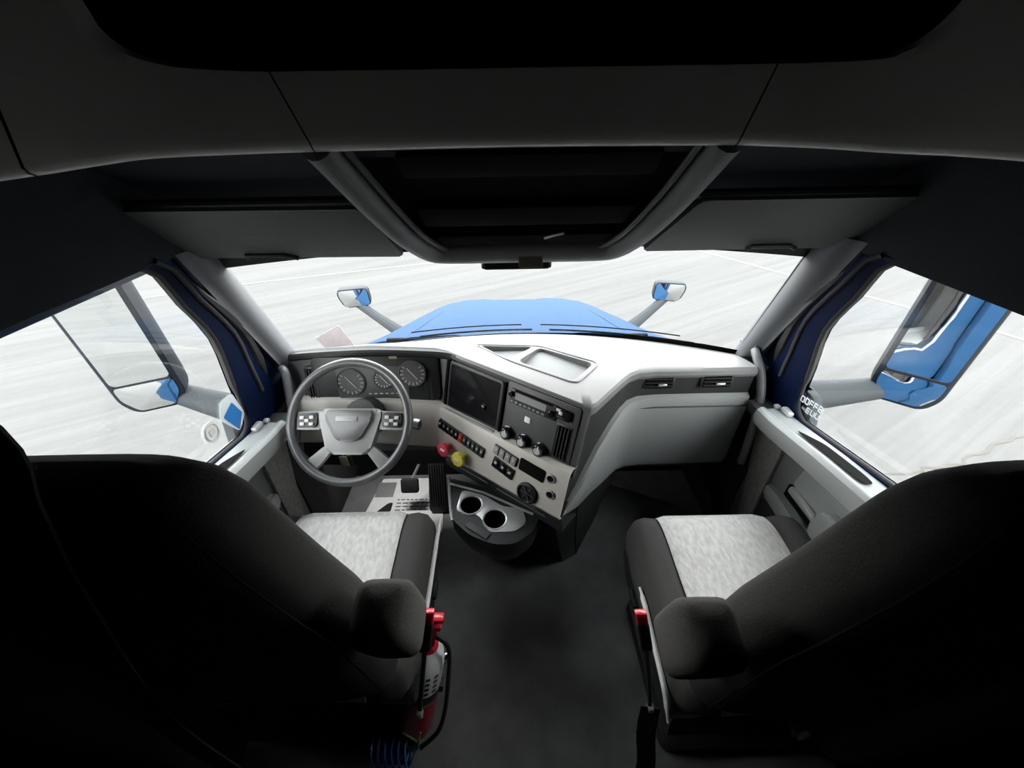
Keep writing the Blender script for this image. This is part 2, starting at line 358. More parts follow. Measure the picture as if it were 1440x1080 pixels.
# ------------------------------------------------------------ doors
WIN = [(.50, 1.365), (.74, 1.365), (.985, 1.365), (1.045, 1.24), (1.09, 1.12), (1.072, .99), (1.062, .90), (1.045, .845), (1.005, .822), (.95, .828), (.65, .885), (.50, .905)]
OUT = [(.44, 1.376), (.74, 1.376), (1.03, 1.385), (1.12, 1.28), (1.20, 1.13), (1.215, 1.0), (1.22, .90), (1.21, .82), (1.12, .78), (.95, .775), (.65, .82), (.44, .85)]
def door(side, n):
    dz = 0 if side > 0 else -.02
    X = lambda d: sx(1.0 - d, side)
    D = struct('door_%d' % n, (X(-.02), .8, 0), 'grey trimmed cab door with blue window frame in painted shade')
    tz = lambda z: z + (dz if z < 1.0 else (.012 if side > 0 else .034) * min(1, (z - 1.0) / .3))
    wp = [tuple(p) for p in smooth_path([(X(0), y, tz(z)) for y, z in WIN], 3, True)]
    op = [tuple(p) for p in smooth_path([(X(.008), y, z + (dz if z < 1.37 or side > 0 else .02)) for y, z in OUT], 3, True)]
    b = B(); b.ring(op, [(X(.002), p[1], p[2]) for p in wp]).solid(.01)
    b.done('window_frame', 'blue_shade', D, 'blue painted metal window frame, shade put into its colour')
    b = B(); b.tube(wp, [.012 if p[2] > .95 else .007 for p in wp], 8, closed=True); b.done('window_seal', 'rubber', D)
    cen = Vector((X(.02), .8, 1.1))
    mid = [Vector(a).lerp(Vector(c), .62) + Vector((-side * .012, 0, 0)) for a, c in zip(wp, op)]
    k0 = 6; k1 = 19
    b = B(); b.tube(mid[k0:k1], .008, 8); b.done('frame_seal', 'rubber', D, 'black rubber seal along the frame')
    up = [Vector(a).lerp(Vector(c), 1.0) + Vector((-side * .004, 0, 0)) for a, c in zip(wp, op)]
    b = B(); gp = up[k0 + 2:k1 - 1]; b.tube(gp, [.003, .012] + [.020] * (len(gp) - 4) + [.014, .006], 8); b.done('frame_garnish', 'black', D, 'black plastic strip over the frame')
    gl = B(); gl.b.faces.new([gl.v(p) for p in wp]); bmesh.ops.triangulate(gl.b, faces=gl.b.faces[:]); gl.done('window_glass', 'glass', D)
    # outer skin
    rect = []
    for p in wp:
        d = Vector((p[1] - .8, p[2] - 1.05)); s_ = min(.42 / max(abs(d.x), 1e-4), .40 / max(abs(d.y), 1e-4))
        rect.append((X(-.045), .8 + d.x * s_, 1.05 + d.y * s_))
    b = B(); b.ring(rect, [(X(-.02), p[1], p[2]) for p in wp]); b.done('outer_frame', 'blue', D, 'blue painted outer window surround')
    b = B(); b.tube([(X(-.030), p[1], p[2] - .012) for p in wp[20:]], .0055, 6); b.done('belt_moulding', 'whlg', D, 'grey moulding under the window')
    b = B(); b.prism(rpoly([(.38, -.55), (1.22, -.55), (1.24, .67), (.38, .67)], .03), X(-.03), X(-.05), .004, axis='x'); b.done('outer_skin', 'blue', D, 'blue painted outer door skin')
    # sill shelf with pull slot
    zs = lambda y: interp([(.42, .905), (.63, .882), (.80, .856), (1.0, .818), (1.12, .806)], y) + dz
    ys = [lerp(.42, 1.085, k / 14) for k in range(15)]
    rows = []
    for y in ys:
        z = zs(y); rows.append([(X(.0), y, z - .05), (X(.002), y, z - .002), (X(.035), y, z + .001), (X(.078), y, z - .002)])
    b = B(); b.grid(rows).solid(.006); b.done('sill_shelf', 'doorlt', D)
    rows = []
    for y in ys:
        z = zs(y); rows.append([(X(.076 + .034 * q), y, z + .009 * sin(pi * q) - .006 * max(0, q - .6)) for q in [k / 6 for k in range(7)]] +
                               [(X(.114), y, z - .03), (X(.106), y, z - .062), (X(.085), y, z - .075), (X(.07), y, z - .07)])
    b = B(); b.grid(rows).solid(.005); b.done('arm_rail', 'doorlt', D, 'pale grey rail along the window sill')
    sl = [(.945, .066), (.90, .070), (.70, .070), (.675, .064), (.675, .042), (.71, .036), (.86, .036)]
    sh = 0 if side > 0 else -.02
    b = B(); pts = rpoly(sl, .02, 3)
    b.loft([[(X(d), y + sh, zs(y + sh) + .004 + e) for y, d in pts] for e in (0, .001)]); b.done('pull_slot', 'hole', D, 'dark open pull slot in the sill')
    b = B(); b.box((X(.03), 1.045, zs(1.045) + .012), (.022, .045, .018), .006); b.box((X(.04), 1.085, zs(1.085) + .008), (.018, .02, .014), .004)
    b.done('lock_button', 'silver', D)
    b = B(); b.box((X(.055), 1.10, .772 + dz), (.085, .13, .045), .01); b.done('sill_corner', 'dark', D, 'dark corner piece ahead of the sill')
    # door card
    T = lambda pts, dzz=0: [(y * 1.05, 1.7 - (1.7 - z - dzz) * 1.05) for y, z in pts]
    b = B(); b.prism(rpoly([(.40, .06), (1.09, .06), (1.13, .70), (1.13, .79 + dz), (.80, .83 + dz), (.40, .87)], .02), X(.02), X(-.01), .004, axis='x')
    c = b.done('door_card', 'doormid', D)
    b = B(); b.prism(rpoly(T([(.925, .34), (.985, .34), (1.085, .735), (1.06, .76), (.94, .775)], dz), .015), X(.02), X(.034), .006, axis='x'); b.done('front_insert', 'doorfab', c, 'greige cloth insert panel')
    b = B(); b.prism(rpoly(T([(.40, .70), (.845, .68), (.83, .785), (.40, .84)]), .015), X(.02), X(.030), .006, axis='x'); b.done('upper_insert', 'doorlt', c, 'pale upper insert panel')
    b = B(); b.box((X(.035), .80, .617), (.02, .16, .028), .008); b.done('pull_handle', 'silver', D)
    b = B(); b.box((X(.022), .80, .592), (.02, .20, .055), .006); b.done('handle_pocket', 'hole', D, 'dark pocket behind the pull handle')
    b = B(); b.prism(rpoly(T([(.40, .60), (.70, .615), (.715, .70), (.69, .745), (.40, .79)]), .02), X(.02), X(.055), .012, axis='x'); b.done('armrest', 'doorlt', D, 'pale moulded armrest')
    b = B(); b.prism(rpoly(T([(.40, .52), (.915, .545), (.92, .598), (.86, .606), (.40, .585)]), .010), X(.012), X(.045), .008, axis='x'); b.done('pocket_lip', 'doorlt', D, 'pale lip of the door pocket')
    b = B(); b.prism(rpoly([(.42, .06), (.96, .06), (.96, .475), (.42, .44)], .02), X(.0), X(.038), .008, axis='x'); b.done('door_pocket', 'dark', D, 'charcoal map pocket low on the door')
    return D
door(-1, 1); door(1, 2)

# ------------------------------------------------------------ overhead storage fascia
ov = thing('overhead_cabinet', 'grey overhead storage fascia with wide dark opening above the windscreen', 'cabinet', (XC, .82, 1.65))
PAIR = [((-.955, 1.610), (-.955, 2.12)), ((-.85, 1.620), (-.80, 2.12)), ((-.763, 1.630), (-.70, 2.12)), ((-.738, 1.633), (-.672, 2.12)), ((-.72, 1.635), (-.645, 2.0)),
        ((-.699, 1.638), (-.614, 1.849)), ((-.66, 1.643), (-.606, 1.809)), ((-.619, 1.647), (-.582, 1.786)), ((-.56, 1.648), (-.537, 1.772)), ((-.502, 1.648), (-.476, 1.767)),
        ((-.355, 1.649), (-.391, 1.764)), ((.008, 1.651), (.01, 1.763)), ((.422, 1.647), (.450, 1.762)), ((.56, 1.641), (.592, 1.763)), ((.61, 1.638), (.623, 1.770)),
        ((.652, 1.635), (.654, 1.789)), ((.70, 1.633), (.676, 1.828)), ((.733, 1.632), (.69, 1.90)), ((.798, 1.628), (.72, 2.12)), ((.88, 1.62), (.86, 2.12)), ((1.01, 1.61), (1.01, 2.12))]
for i0, i1 in ((0, 3), (3, 10), (10, 12), (12, 20)):                # four moulded panels with seams between
    lo_p = smooth_path([(p[0][0], p[0][1], 0) for p in PAIR[i0:i1 + 1]], 8); hi_p = smooth_path([(p[1][0], p[1][1], 0) for p in PAIR[i0:i1 + 1]], 8)
    cols_ = [((l[0], l[1]), (h[0], h[1])) for l, h in zip(lo_p, hi_p)]
    g0 = .0016
    cols_[0] = tuple((p[0] + g0, p[1]) for p in cols_[0]); cols_[-1] = tuple((p[0] - g0, p[1]) for p in cols_[-1])
    rows = []
    for (bx, bz), (tx, tz) in cols_:
        r = []
        for dy, dz0 in ((.030, .010), (.022, .003), (.012, .0), (.004, .004)): r.append((bx, yfas(bx) + dy, bz + dz0))
        for k in range(9):
            q = k / 8; x = lerp(bx, tx, q); r.append((x, yfas(x), lerp(bz + .012, tz, q)))
        r.append((tx, yfas(tx) + .022, tz + .004)); rows.append(r)
    b = B(); b.grid(rows); b.done('fascia_panel', 'fascia', ov, ang=1.2)
bot = [p[0] for p in PAIR]
b = B()
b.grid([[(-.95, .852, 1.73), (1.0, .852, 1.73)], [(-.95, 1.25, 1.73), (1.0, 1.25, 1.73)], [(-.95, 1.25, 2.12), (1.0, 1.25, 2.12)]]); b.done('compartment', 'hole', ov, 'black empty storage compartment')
b = B(); b.grid([[(x, yfas(x) + .012, z + .012) for x, z in bot], [(x, yfas(x) + .012, 1.745) for x, z in bot]]); b.done('seam_backing', 'hole', ov, 'dark backing seen in the panel seams')

# ------------------------------------------------------------ overhead console
oc = thing('overhead_console', 'dark overhead console with rounded grey rails between the two sun visors', 'console', (.045, 1.05, 1.55))
pathL = [(-.355, .85, 1.66), (-.325, .98, 1.545), (-.295, 1.08, 1.455), (-.268, 1.15, 1.40), (-.235, 1.20, 1.362), (-.17, 1.222, 1.350)]
pathR = [(.415, .85, 1.66), (.40, .98, 1.545), (.375, 1.08, 1.455), (.352, 1.15, 1.40), (.318, 1.20, 1.362), (.25, 1.222, 1.350)]
P = smooth_path(pathL + [(-.05, 1.228, 1.348), (.14, 1.228, 1.348)] + pathR[::-1], 6)
b = B(); b.tube(P, .034, 14); b.done('rail', 'cons', oc, 'grey rounded rail around the console')
inn = [(x + (.042 if x < .045 else -.042) * (1 if abs(x - .045) > .25 else .3), y - .012, z + .0) for x, y, z in pathL[:5]]
for pts in (pathL, pathR):
    s_ = 1 if pts is pathL else -1
    b = B(); b.tube(smooth_path([(x + s_ * .045, y - .004, z + .002) for x, y, z in pts[:5]], 5), .008, 8); b.done('inner_trim', 'mid', oc)
b = B(); prof = [(.85, 1.70), (1.0, 1.585), (1.10, 1.485), (1.19, 1.42), (1.232, 1.385), (1.236, 1.35)]
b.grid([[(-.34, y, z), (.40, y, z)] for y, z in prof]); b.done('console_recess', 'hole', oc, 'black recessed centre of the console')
for (y, z, d) in ((.93, 1.615, .07), (1.075, 1.485, .085)):
    fr = FR((.045, y, z), (1, 0, 0), (0, .74, -.67), (0, -.67, -.74)); b = B(fr); b.prism(rrect(0, 0, .55, d, .012), -.01, .006, .004)
    b.done('pocket_door', 'hole', oc, 'black pocket door')
b = B(FR((.045, 1.155, 1.405), (1, 0, 0), (0, .74, -.67), (0, -.67, -.74))); b.prism(rrect(0, 0, .50, .05, .01), -.01, .004, .003); b.done('switch_plate', 'hole', oc, 'charcoal plate at the front of the console')
b = B(); b.tube([(.10, 1.13, 1.412), (.125, 1.11, 1.424), (.15, 1.10, 1.432)], .004, 6); b.done('pull_tab', 'silver', oc)
b = B(FR((.065, 1.198, 1.335), (1, 0, 0), (0, .3, .95), (0, -.95, .3))); b.prism(rrect(0, 0, .075, .055, .006), -.01, .004, .002); b.done('label', 'amber', oc, 'brownish square cover on the front bar')
sn = thing('windscreen_sensor', 'slim black sensor housing hanging below the overhead console', 'sensor', (.02, 1.29, 1.30))
b = B(FR((.022, 1.275, 1.300), (1, 0, 0), (0, 1, .1), (0, -.1, 1))); b.prism(rpoly([(-.12, -.03), (.12, -.03), (.10, .03), (-.10, .03)], .02), -.012, .014, .005); b.done('housing', 'piano', sn)
b = B(); b.box((.022, 1.31, 1.325), (.09, .05, .06), .01); b.done('bracket', 'black', sn)

# ------------------------------------------------------------ sun visors
def visor(side, lab):
    cx = (-.62 if side < 0 else .725)
    v = thing('sun_visor', lab, 'visor', (cx, 1.0, 1.53), 'sun visors above the windscreen')
    dn = Vector((0, .15, -.158)).normalized(); nr = Vector((0, -.158, -.15)).normalized()
    fr = FR((cx, 1.155, 1.362), (1, 0, 0), -dn, nr)
    s_ = side
    # inner edge towards the console; outer edge cut at an angle
    if s_ < 0: pts = [(-.335, .008), (.308, -.004), (.262, .215), (-.32, .222)]
    else: pts = [(-.332, .0), (.30, .0), (.275, .222), (-.26, .222)]
    b = B(fr); b.prism(rpoly(pts, .014, 4), -.022, 0, .006, 3); b.done('visor_panel', 'visor', v)
    cxl = -.075 if s_ < 0 else 0.04
    b = B(fr); b.tube([(cxl - .07, .012, .006), (cxl - .066, .028, .007), (cxl + .045, .028, .007), (cxl + .075, .008, .006)], .006, 8); b.done('ticket_clip', 'black', v, 'black clip on the lower edge')
    b = B(); b.cyl((cx - .3, 1.02, 1.535), (cx + .27, 1.02, 1.535), .012, seg=10); b.done('hinge_rod', 'black', v)
visor(-1, 'dark grey sun visor above the steering wheel side of the windscreen')
visor(1, 'dark grey sun visor above the passenger side of the windscreen')

# ------------------------------------------------------------ dashboard
da = thing('dashboard', 'wide pale grey wraparound dashboard with black instrument face below the windscreen', 'dashboard', (0.02, 1.4, .6))
FY = [(-.90, 1.315), (-.30, 1.305), (-.25, 1.29), (-.215, 1.266), (.20, .962), (.225, .944), (.247, .940), (.268, .956), (.385, 1.100), (.43, 1.150), (.47, 1.176), (.53, 1.186), (.92, 1.19)]
FZ = [(-.90, .945), (-.75, .962), (-.55, .972), (-.30, .958), (-.2, .950), (.24, .948), (.40, .930), (.50, .918), (.92, .915)]
cols = sorted(set([lerp(-.885, .915, k / 60) for k in range(61)] + [p[0] for p in FY[1:-1]] + [.235, .24, .258, .22, -.23]))
def dz_(x, t):
    zf = interp(FZ, x); return lerp(zf, .882, t ** 1.3)
rows = []
for x in cols:
    yf = interp(FY, x); yr = wbase(x) - .012; r = []
    zf = interp(FZ, x)
    r.append((x, yf + .03, zf - .045)); r.append((x, yf + .002, zf - .036)); r.append((x, yf - .004, zf - .022)); r.append((x, yf, zf - .007)); r.append((x, yf + .012, zf))
    for k in range(1, 11): t = k / 10; r.append((x, lerp(yf + .012, yr, t), dz_(x, t)))
    r.append((x, yr, .82)); rows.append(r)
b = B(); b.loft(rows)
dtop = b.done('dash_top', 'lite', da, 'pale grey padded dash top', ang=.7)
def cut(obj, poly, z0, z1):
    c = B(); c.prism(poly, z0, z1); co = c.done('cutter', 'lite')
    co.data.transform(Matrix.Translation(-wloc(obj.parent)))
    md = obj.modifiers.new('cut', 'BOOLEAN'); md.object = co; md.solver = 'EXACT'; co.location = wloc(obj.parent) * 0
    co.parent = obj.parent
    bpy.context.view_layer.update()
    me = bpy.data.meshes.new_from_object(obj.evaluated_get(bpy.context.evaluated_depsgraph_get()))
    obj.modifiers.clear(); obj.data = me; bpy.data.objects.remove(co)
    me.polygons.foreach_set('use_smooth', [True] * len(me.polygons)); me.set_sharp_from_angle(angle=.6)
trL = rpoly([(-.128, 1.395), (.088, 1.395), (-.008, 1.262), (-.02, 1.258)], .02, 4)
trR = rpoly([(.115, 1.388), (.312, 1.238), (.215, 1.102), (.022, 1.243)], .03, 4)
cut(dtop, trL, .895, 1.1); cut(dtop, trR, .897, 1.1)
b = B()
ob = rpoly([(-.158, 1.405), (.118, 1.406), (.335, 1.238), (.222, 1.078), (.0, 1.236)], .035, 5)
pp = []
for x, y in ob:
    yf = interp(FY, x); t = (y - yf - .012) / (wbase(x) - .012 - yf - .012); pp.append((x, y, dz_(x, max(0, min(1, t))) + .000))
b.tube(pp, .0045, 6, closed=True); b.done('tray_rim', 'lite', da, 'raised rim around the dash trays')
# black face under the dash edge: plan polyline with outward direction
PL = [((-.885, 1.312), (0, -1)), ((-.60, 1.305), (0, -1)), ((-.32, 1.305), (0, -1)), ((-.275, 1.302), (-.2, -.98)), ((-.240, 1.288), (-.45, -.89)), ((-.20, 1.258), (-.595, -.803)), ((.241, .931), (-.595, -.803))]
def face(i, z, w=0.0):
    (x, y), o = PL[i]; d = .297 * (.95 - z) + w; return (x + o[0] * d, y + o[1] * d, z)
b = B(); rows = [[face(i, z, w) for i in range(7)] for z, w in ((.945, -.005), (.935, .0), (.85, 0), (.75, 0), (.70, 0))]
b.grid(rows).solid(-.02); fpn = b.done('instrument_face', 'mid', da, 'charcoal face behind wheel and around screen')
b = B(); ZT = [.775, .772, .752, .748, .742, .738, .733]; ZB = [.60, .60, .575, .565, .56, .556, .556]
rows = [[face(i, ZT[i] + a, w) for i in range(7)] for a, w in ((-.002, -.02), (.006, .012), (.0, .026))] + [[face(i, lerp(ZT[i], ZB[i], q), .030) for i in range(7)] for q in (.06, .5, .94)] + [[face(i, ZB[i] + a, w) for i in range(7)] for a, w in ((.0, .024), (-.006, .01), (-.002, -.02))]
b.grid(rows).solid(-.004); b.done('switch_panel', 'strip', da, 'warm grey lower switch panel', ang=.5)
ST = FR((.241, .93, .95), (.8034, -.5955, 0), (.1628, .2197, .9618), (-.571, -.770, .2853))    # stack face
SG = ST @ Matrix.Translation((0, 0, .0355))
CL = FR((-.545, 1.305, .95), (1, 0, 0), (0, .285, .958), (0, -.958, .285))                     # cluster face
# instrument hood and cluster
b = B(); b.tube(smooth_path([(-.885, 1.318, .925), (-.78, 1.305, .942), (-.55, 1.300, .953), (-.35, 1.300, .944), (-.24, 1.292, .936), (-.19, 1.255, .932), (.0, 1.112, .930), (.22, .95, .928)], 6), [.017] * 29 + [.012] * 14, 10)
b.done('hood_trim', 'black', da, 'black rolled edge below the dash top')
b = B(CL); b.prism(rrect(.01, -.105, .50, .19, .03), 0, .012, .004); cl = b.done('cluster_bezel', 'black', da)
b = B(CL); b.prism(rrect(-.005, -.118, .285, .135, .015), .010, .016, .003); b.done('display_panel', 'gauge', cl, 'grey instrument display')
def dial(cx, cy, r, name='gauge'):
    b = B(CL @ Matrix.Translation((cx, cy, .016))); b.lathe([(r, 0), (r, .005), (r * .93, .008), (r * .9, .004), (.001, .004)], 24); d = b.done(name, 'gauge', cl)
dial(-.09, -.115, .058); dial(.155, -.085, .055); dial(.04, -.105, .04)
b = B(CL)
for (cx, cy, r) in ((-.09, -.115, .058), (.155, -.085, .055), (.04, -.105, .04)):
    for k in range(13):
        a = radians(-220 + 260 * k / 12); R = Matrix.Rotation(a, 3, 'Z'); c = R @ Vector((r * .76, 0, 0))
        b.box((cx + c.x, cy + c.y, .0215), (r * .22, .0028, .002), rot=R)
    R = Matrix.Rotation(radians(130), 3, 'Z'); b.box((cx, cy, .022), (r * 1.1, .003, .002), rot=R)
for k in range(6): b.box((-.02 + k * .022, -.165, .018), (.012, .004, .002))
b.done('gauge_marks', 'ink', cl, kind='stuff')
b = B(CL); b.box((.085, -.018, .014), (.03, .012, .003)); b.done('warning_label', 'key', cl, 'beige label on the cluster hood')
def vent(fr, cu, cv, w, h, n, vert=False, parent=da, lab='black air vent'):
    b = B(fr); b.prism(rrect(cu, cv, w, h, .008), 0, .008, .003); v = b.done('air_vent', 'black', parent, lab)
    b = B(fr); b.prism(rrect(cu, cv, w * .84, h * .86, .005), .0085, .0092, 0); b.done('vent_opening', 'hole', v)
    b = B(fr)
    for k in range(n):
        q = (k + .5) / n - .5
        if vert: b.box((cu + q * w * .8, cv, .011), (.003, h * .84, .006))
        else: b.box((cu, cv + q * h * .8, .011), (w * .82, .003, .006))
    b.done('vent_slats', 'dark', v, kind='stuff')
    return v
vent(CL, -.245, -.13, .055, .16, 4, True, lab='tall black air vent left of the wheel')
vent(CL, .212, -.17, .042, .15, 4, True, lab='narrow black air vent beside the gauges')
# storage screen pocket on the stack
b = B(ST); b.prism(rrect(-.452, -.125, .262, .205, .012), 0, .010, .004); sc = b.done('storage_pocket', 'dark', da, 'large dark storage pocket')
b = B(ST); b.prism(rrect(-.452, -.120, .240, .178, .010), .0095, .0105, 0); b.done('pocket_door', 'piano', sc, 'dark glossy pocket door')
b = B(ST); b.box((-.452, -.222, .018), (.25, .010, .016), .003); b.done('pocket_lip', 'whlg', sc)
b = B(ST); b.box((-.395, -.150, .014), (.02, .02, .012), .004); b.done('pocket_latch', 'piano', sc)
for u_, w_ in ((-.588, .014), (-.315, .008)): b = B(ST); b.box((u_, -.12, .008), (w_, .20, .012), .002); b.done('frame_strip', 'hole', sc, 'black frame strip')
# radio and climate panel
b = B(ST); b.prism(rrect(-.165, -.125, .285, .225, .012), 0, .006, .003); cp = b.done('centre_panel', 'mid', da, 'dark grey centre panel')
b = B(ST); b.prism(rrect(-.195, -.058, .186, .056, .004), .004, .012, .003); ra = b.done('radio', 'black', da)
b = B(ST); b.prism(rrect(-.205, -.053, .125, .024, .003), .0125, .0135); b.done('radio_display', 'whlg', ra, 'pale grey radio display')
b = B(ST); b.box((-.195, -.034, .0135), (.15, .006, .003)); b.done('disc_slot', 'hole', ra)
b = B(ST)
for k in range(8): b.box((-.276 + k * .018, -.077, .0135), (.013, .007, .003), .001)
b.done('radio_buttons', 'whlg', ra, kind='stuff')
for u in (-.281, -.118):
    b = B(ST @ Matrix.Translation((u, -.062 if u > -.2 else -.05, .012))); b.lathe([(.010, 0), (.010, .010), (.008, .012), (.001, .012)], 16); b.done('radio_knob', 'piano', ra)
b = B(ST); b.prism(rrect(-.206, -.124, .024, .022, .004), .006, .010, .002); b.done('white_button', 'white', da, 'small square white button')
def knob(fr, u, v, r, h, m, parent, name='knob', lab=None, mark=True, mtop=None):
    b = B(fr @ Matrix.Translation((u, v, 0))); b.lathe([(r * 1.15, 0), (r * 1.15, .004), (r, .005), (r * .92, h * .9), (r * .8, h), (.001, h)], 20); k = b.done(name, m, parent, lab)
    if mark:
        b = B(fr @ Matrix.Translation((u, v, 0))); b.box((0, r * .4, h + .0008), (.0035, r * .8, .0016)); b.done('pointer', 'white', k)
        b = B(fr @ Matrix.Translation((u - r * .1, v, 0))); b.lathe([(r * .55, h), (r * .55, h + .001), (.001, h + .001)], 16); b.done('knob_cap', 'silver', k)
    return k
SF = ST @ Matrix.Translation((0, 0, .006))
for u, v in ((-.276, -.205), (-.204, -.207), (-.135, -.210)): knob(SF, u, v, .0235, .024, 'piano', da, 'climate_knob', 'black climate knob with silver cap')
b = B(ST); b.box((-.078, -.05, .012), (.055, .036, .014), .004); b.done('power_socket', 'piano', da); b = B(ST); b.box((-.085, -.045, .02), (.014, .012, .004), .002); b.done('socket_light', 'white', da, 'tiny white lamp beside the radio')
vent(ST, -.066, -.150, .060, .135, 4, True, lab='tall black air vent at the end of the stack')
# grey panel switches
def bank(fr, pts, n, m, name, sw, parent=da):
    (u0, v0), (u1, v1) = pts; L = sqrt((u1 - u0) ** 2 + (v1 - v0) ** 2); a = math.atan2(v1 - v0, u1 - u0)
    f = fr @ Matrix.Translation(((u0 + u1) / 2, (v0 + v1) / 2, 0)) @ Matrix.Rotation(a, 4, 'Z')
    b = B(f); b.prism(rrect(0, 0, L, sw, .004), 0, .004, .0015); base = b.done(name, 'black', parent)
    for k in range(n):
        mm = m(k) if callable(m) else m
        b = B(f); b.box((-L / 2 + (k + .5) * L / n, 0, .006), (L / n * .82, sw * .80, .009), .002); s_ = b.done('rocker_switch', mm, base)
        b = B(f); b.box((-L / 2 + (k + .5) * L / n, sw * .12, .0108), (L / n * .3, sw * .22, .001)); b.done('switch_symbol', 'ink', base)
    return base
bank(SG, ((-.585, -.285), (-.345, -.318)), 11, lambda k: 'orange' if k == 5 else ('piano' if k < 5 else 'dark'), 'switch_bank', .046)
bank(SG, ((-.305, -.272), (-.200, -.285)), 4, 'whlg', 'switch_bank', .042)
bank(SG, ((-.302, -.325), (-.205, -.342)), 3, 'piano', 'switch_bank', .048)
b = B(SG @ Matrix.Translation((-.138, -.283, 0)) @ Matrix.Rotation(-.06, 4, 'Z')); b.prism(rrect(0, 0, .105, .050, .006), 0, .003, .001); b.done('cubby_slot', 'hole', da, 'black rectangular cubby slot')
# parking brake valves
def valve(u, v, m, lab):
    b = B(SG @ Matrix.Translation((u, v, 0))); b.lathe([(.012, 0), (.012, .026), (.02, .028)], 14); k = b.done('brake_valve', m, da, lab)
    b = B(SG @ Matrix.Translation((u, v, .028)))
    n = 8 if m == 'yel' else 4
    pts = []
    for i in range(n * 4):
        a = 2 * pi * i / (n * 4); r = .028 * (1 + .07 * cos(n * a)); pts.append((r * cos(a), r * sin(a)))
    b.prism(pts, 0, .016, .004); b.done('valve_knob', m, k)
    b = B(SG @ Matrix.Translation((u, v, .0445))); b.prism(rrect(0, .002, .022, .010, .002), 0, .001); b.done('knob_lettering', 'white', k, 'pale lettering on the knob')
valve(-.518, -.368, 'redk', 'red octagonal trailer air knob'); valve(-.440, -.374, 'yel', 'yellow scalloped parking brake knob')
b = B(SG @ Matrix.Translation((-.138, -.378, 0))); b.lathe([(.040, 0), (.040, .012), (.034, .014), (.030, .006), (.001, .006)], 24); rk = b.done('round_outlet', 'black', da, 'black round air outlet')
b = B(SG @ Matrix.Translation((-.138, -.378, .006)))
for a in (0, 1, 2): b.box((0, 0, .003), (.056, .004, .005), rot=Matrix.Rotation(a * pi / 3, 3, 'Z'))
b.done('outlet_vanes', 'mid', rk)
for u, v in ((-.062, -.278), (-.052, -.338)): 
    b = B(SG @ Matrix.Translation((u, v, 0))); b.lathe([(.017, 0), (.017, .005), (.013, .007), (.012, .001), (.001, .001)], 18); so = b.done('round_socket', 'whlg', da, 'small round power socket')
    b = B(SG @ Matrix.Translation((u, v, .001))); b.lathe([(.011, 0), (.011, .0015), (.001, .0015)], 16); b.done('socket_hole', 'hole', so)
# passenger side
PC = [(.915, 1.195), (.70, 1.195), (.55, 1.193), (.48, 1.185), (.435, 1.163), (.40, 1.128), (.36, 1.085), (.31, 1.030), (.265, .975), (.235, .940)]
PN = [(0, -1), (0, -1), (0, -1), (.25, -.97), (.55, -.83), (.72, -.69), (.76, -.65), (.76, -.65), (.76, -.65), (.7, -.7)]
def pc(i, z, w=0.0): return (PC[i][0] + PN[i][0] * w, PC[i][1] + PN[i][1] * w, z)
b = B(); zt = [.90, .90, .90, .905, .915, .92, .93, .935, .94, .942]
low = [.40, .40, .40, .40, .40, .40, .41, .42, .44, .46]
PSH = [0, 0, 0, 0, 0, 0, 0, -.01, -.02, -.03]
def pc2(i, z, w=0.0):
    q = (.95 - z) * .26 * max(0, (i - 6) / 3.0)
    p = pc(i, z, w); return (p[0] - q * .55, p[1] - q * .45, z)
b.grid([[pc2(i, lerp(zt[i], low[i], q)) for i in range(10)] for q in (0, .15, .4, .7, 1)]); b.done('passenger_face', 'dark', da, 'charcoal band around the glovebox')
hi = [.800, .800, .800, .800, .798, .790, .765, .700, .600, .505]
lo = [.430, .425, .425, .425, .428, .432, .440, .452, .470, .488]
rows = []
for q, w in ((0, .0), (.02, .014), (.08, .020), (.11, .020), (.5, .020), (.9, .020), (.98, .012), (1, .0)):
    rows.append([pc2(i, lerp(hi[i], lo[i], q), w * (1 if i < 9 else .4)) for i in range(10)])
b = B(); b.grid(rows).solid(-.004); gb = b.done('glovebox', 'glove', da, 'smooth grey glovebox front', ang=.5)
b = B(); b.tube([pc(i, .757, .0215) for i in (0, 1, 2)] + [pc(3, .757, .019)], .005, 6); b.done('lid_seam', 'dark', gb, 'dark seam line of the lid')
b = B(); b.grid([[(.95, 1.19, .92), (.935, 1.19, .86), (.965, 1.19, .60), (.975, 1.16, .40)], [(.95, 1.40, .92), (.96, 1.40, .86), (.98, 1.40, .60), (.99, 1.40, .40)]]); b.done('end_panel', 'black', da, 'black end of the dash')
for cx in (.555, .775):
    fr = FR((cx, 1.1945, .862), (1, 0, 0), (0, .12, .99), (0, -.99, .12))
    v = vent(fr, 0, 0, .125, .056, 3, False, lab='rectangular passenger air vent')
    b = B(fr); b.box((.012, -.008, .013), (.035, .009, .010), .003); b.done('vent_tab', 'silver', v)
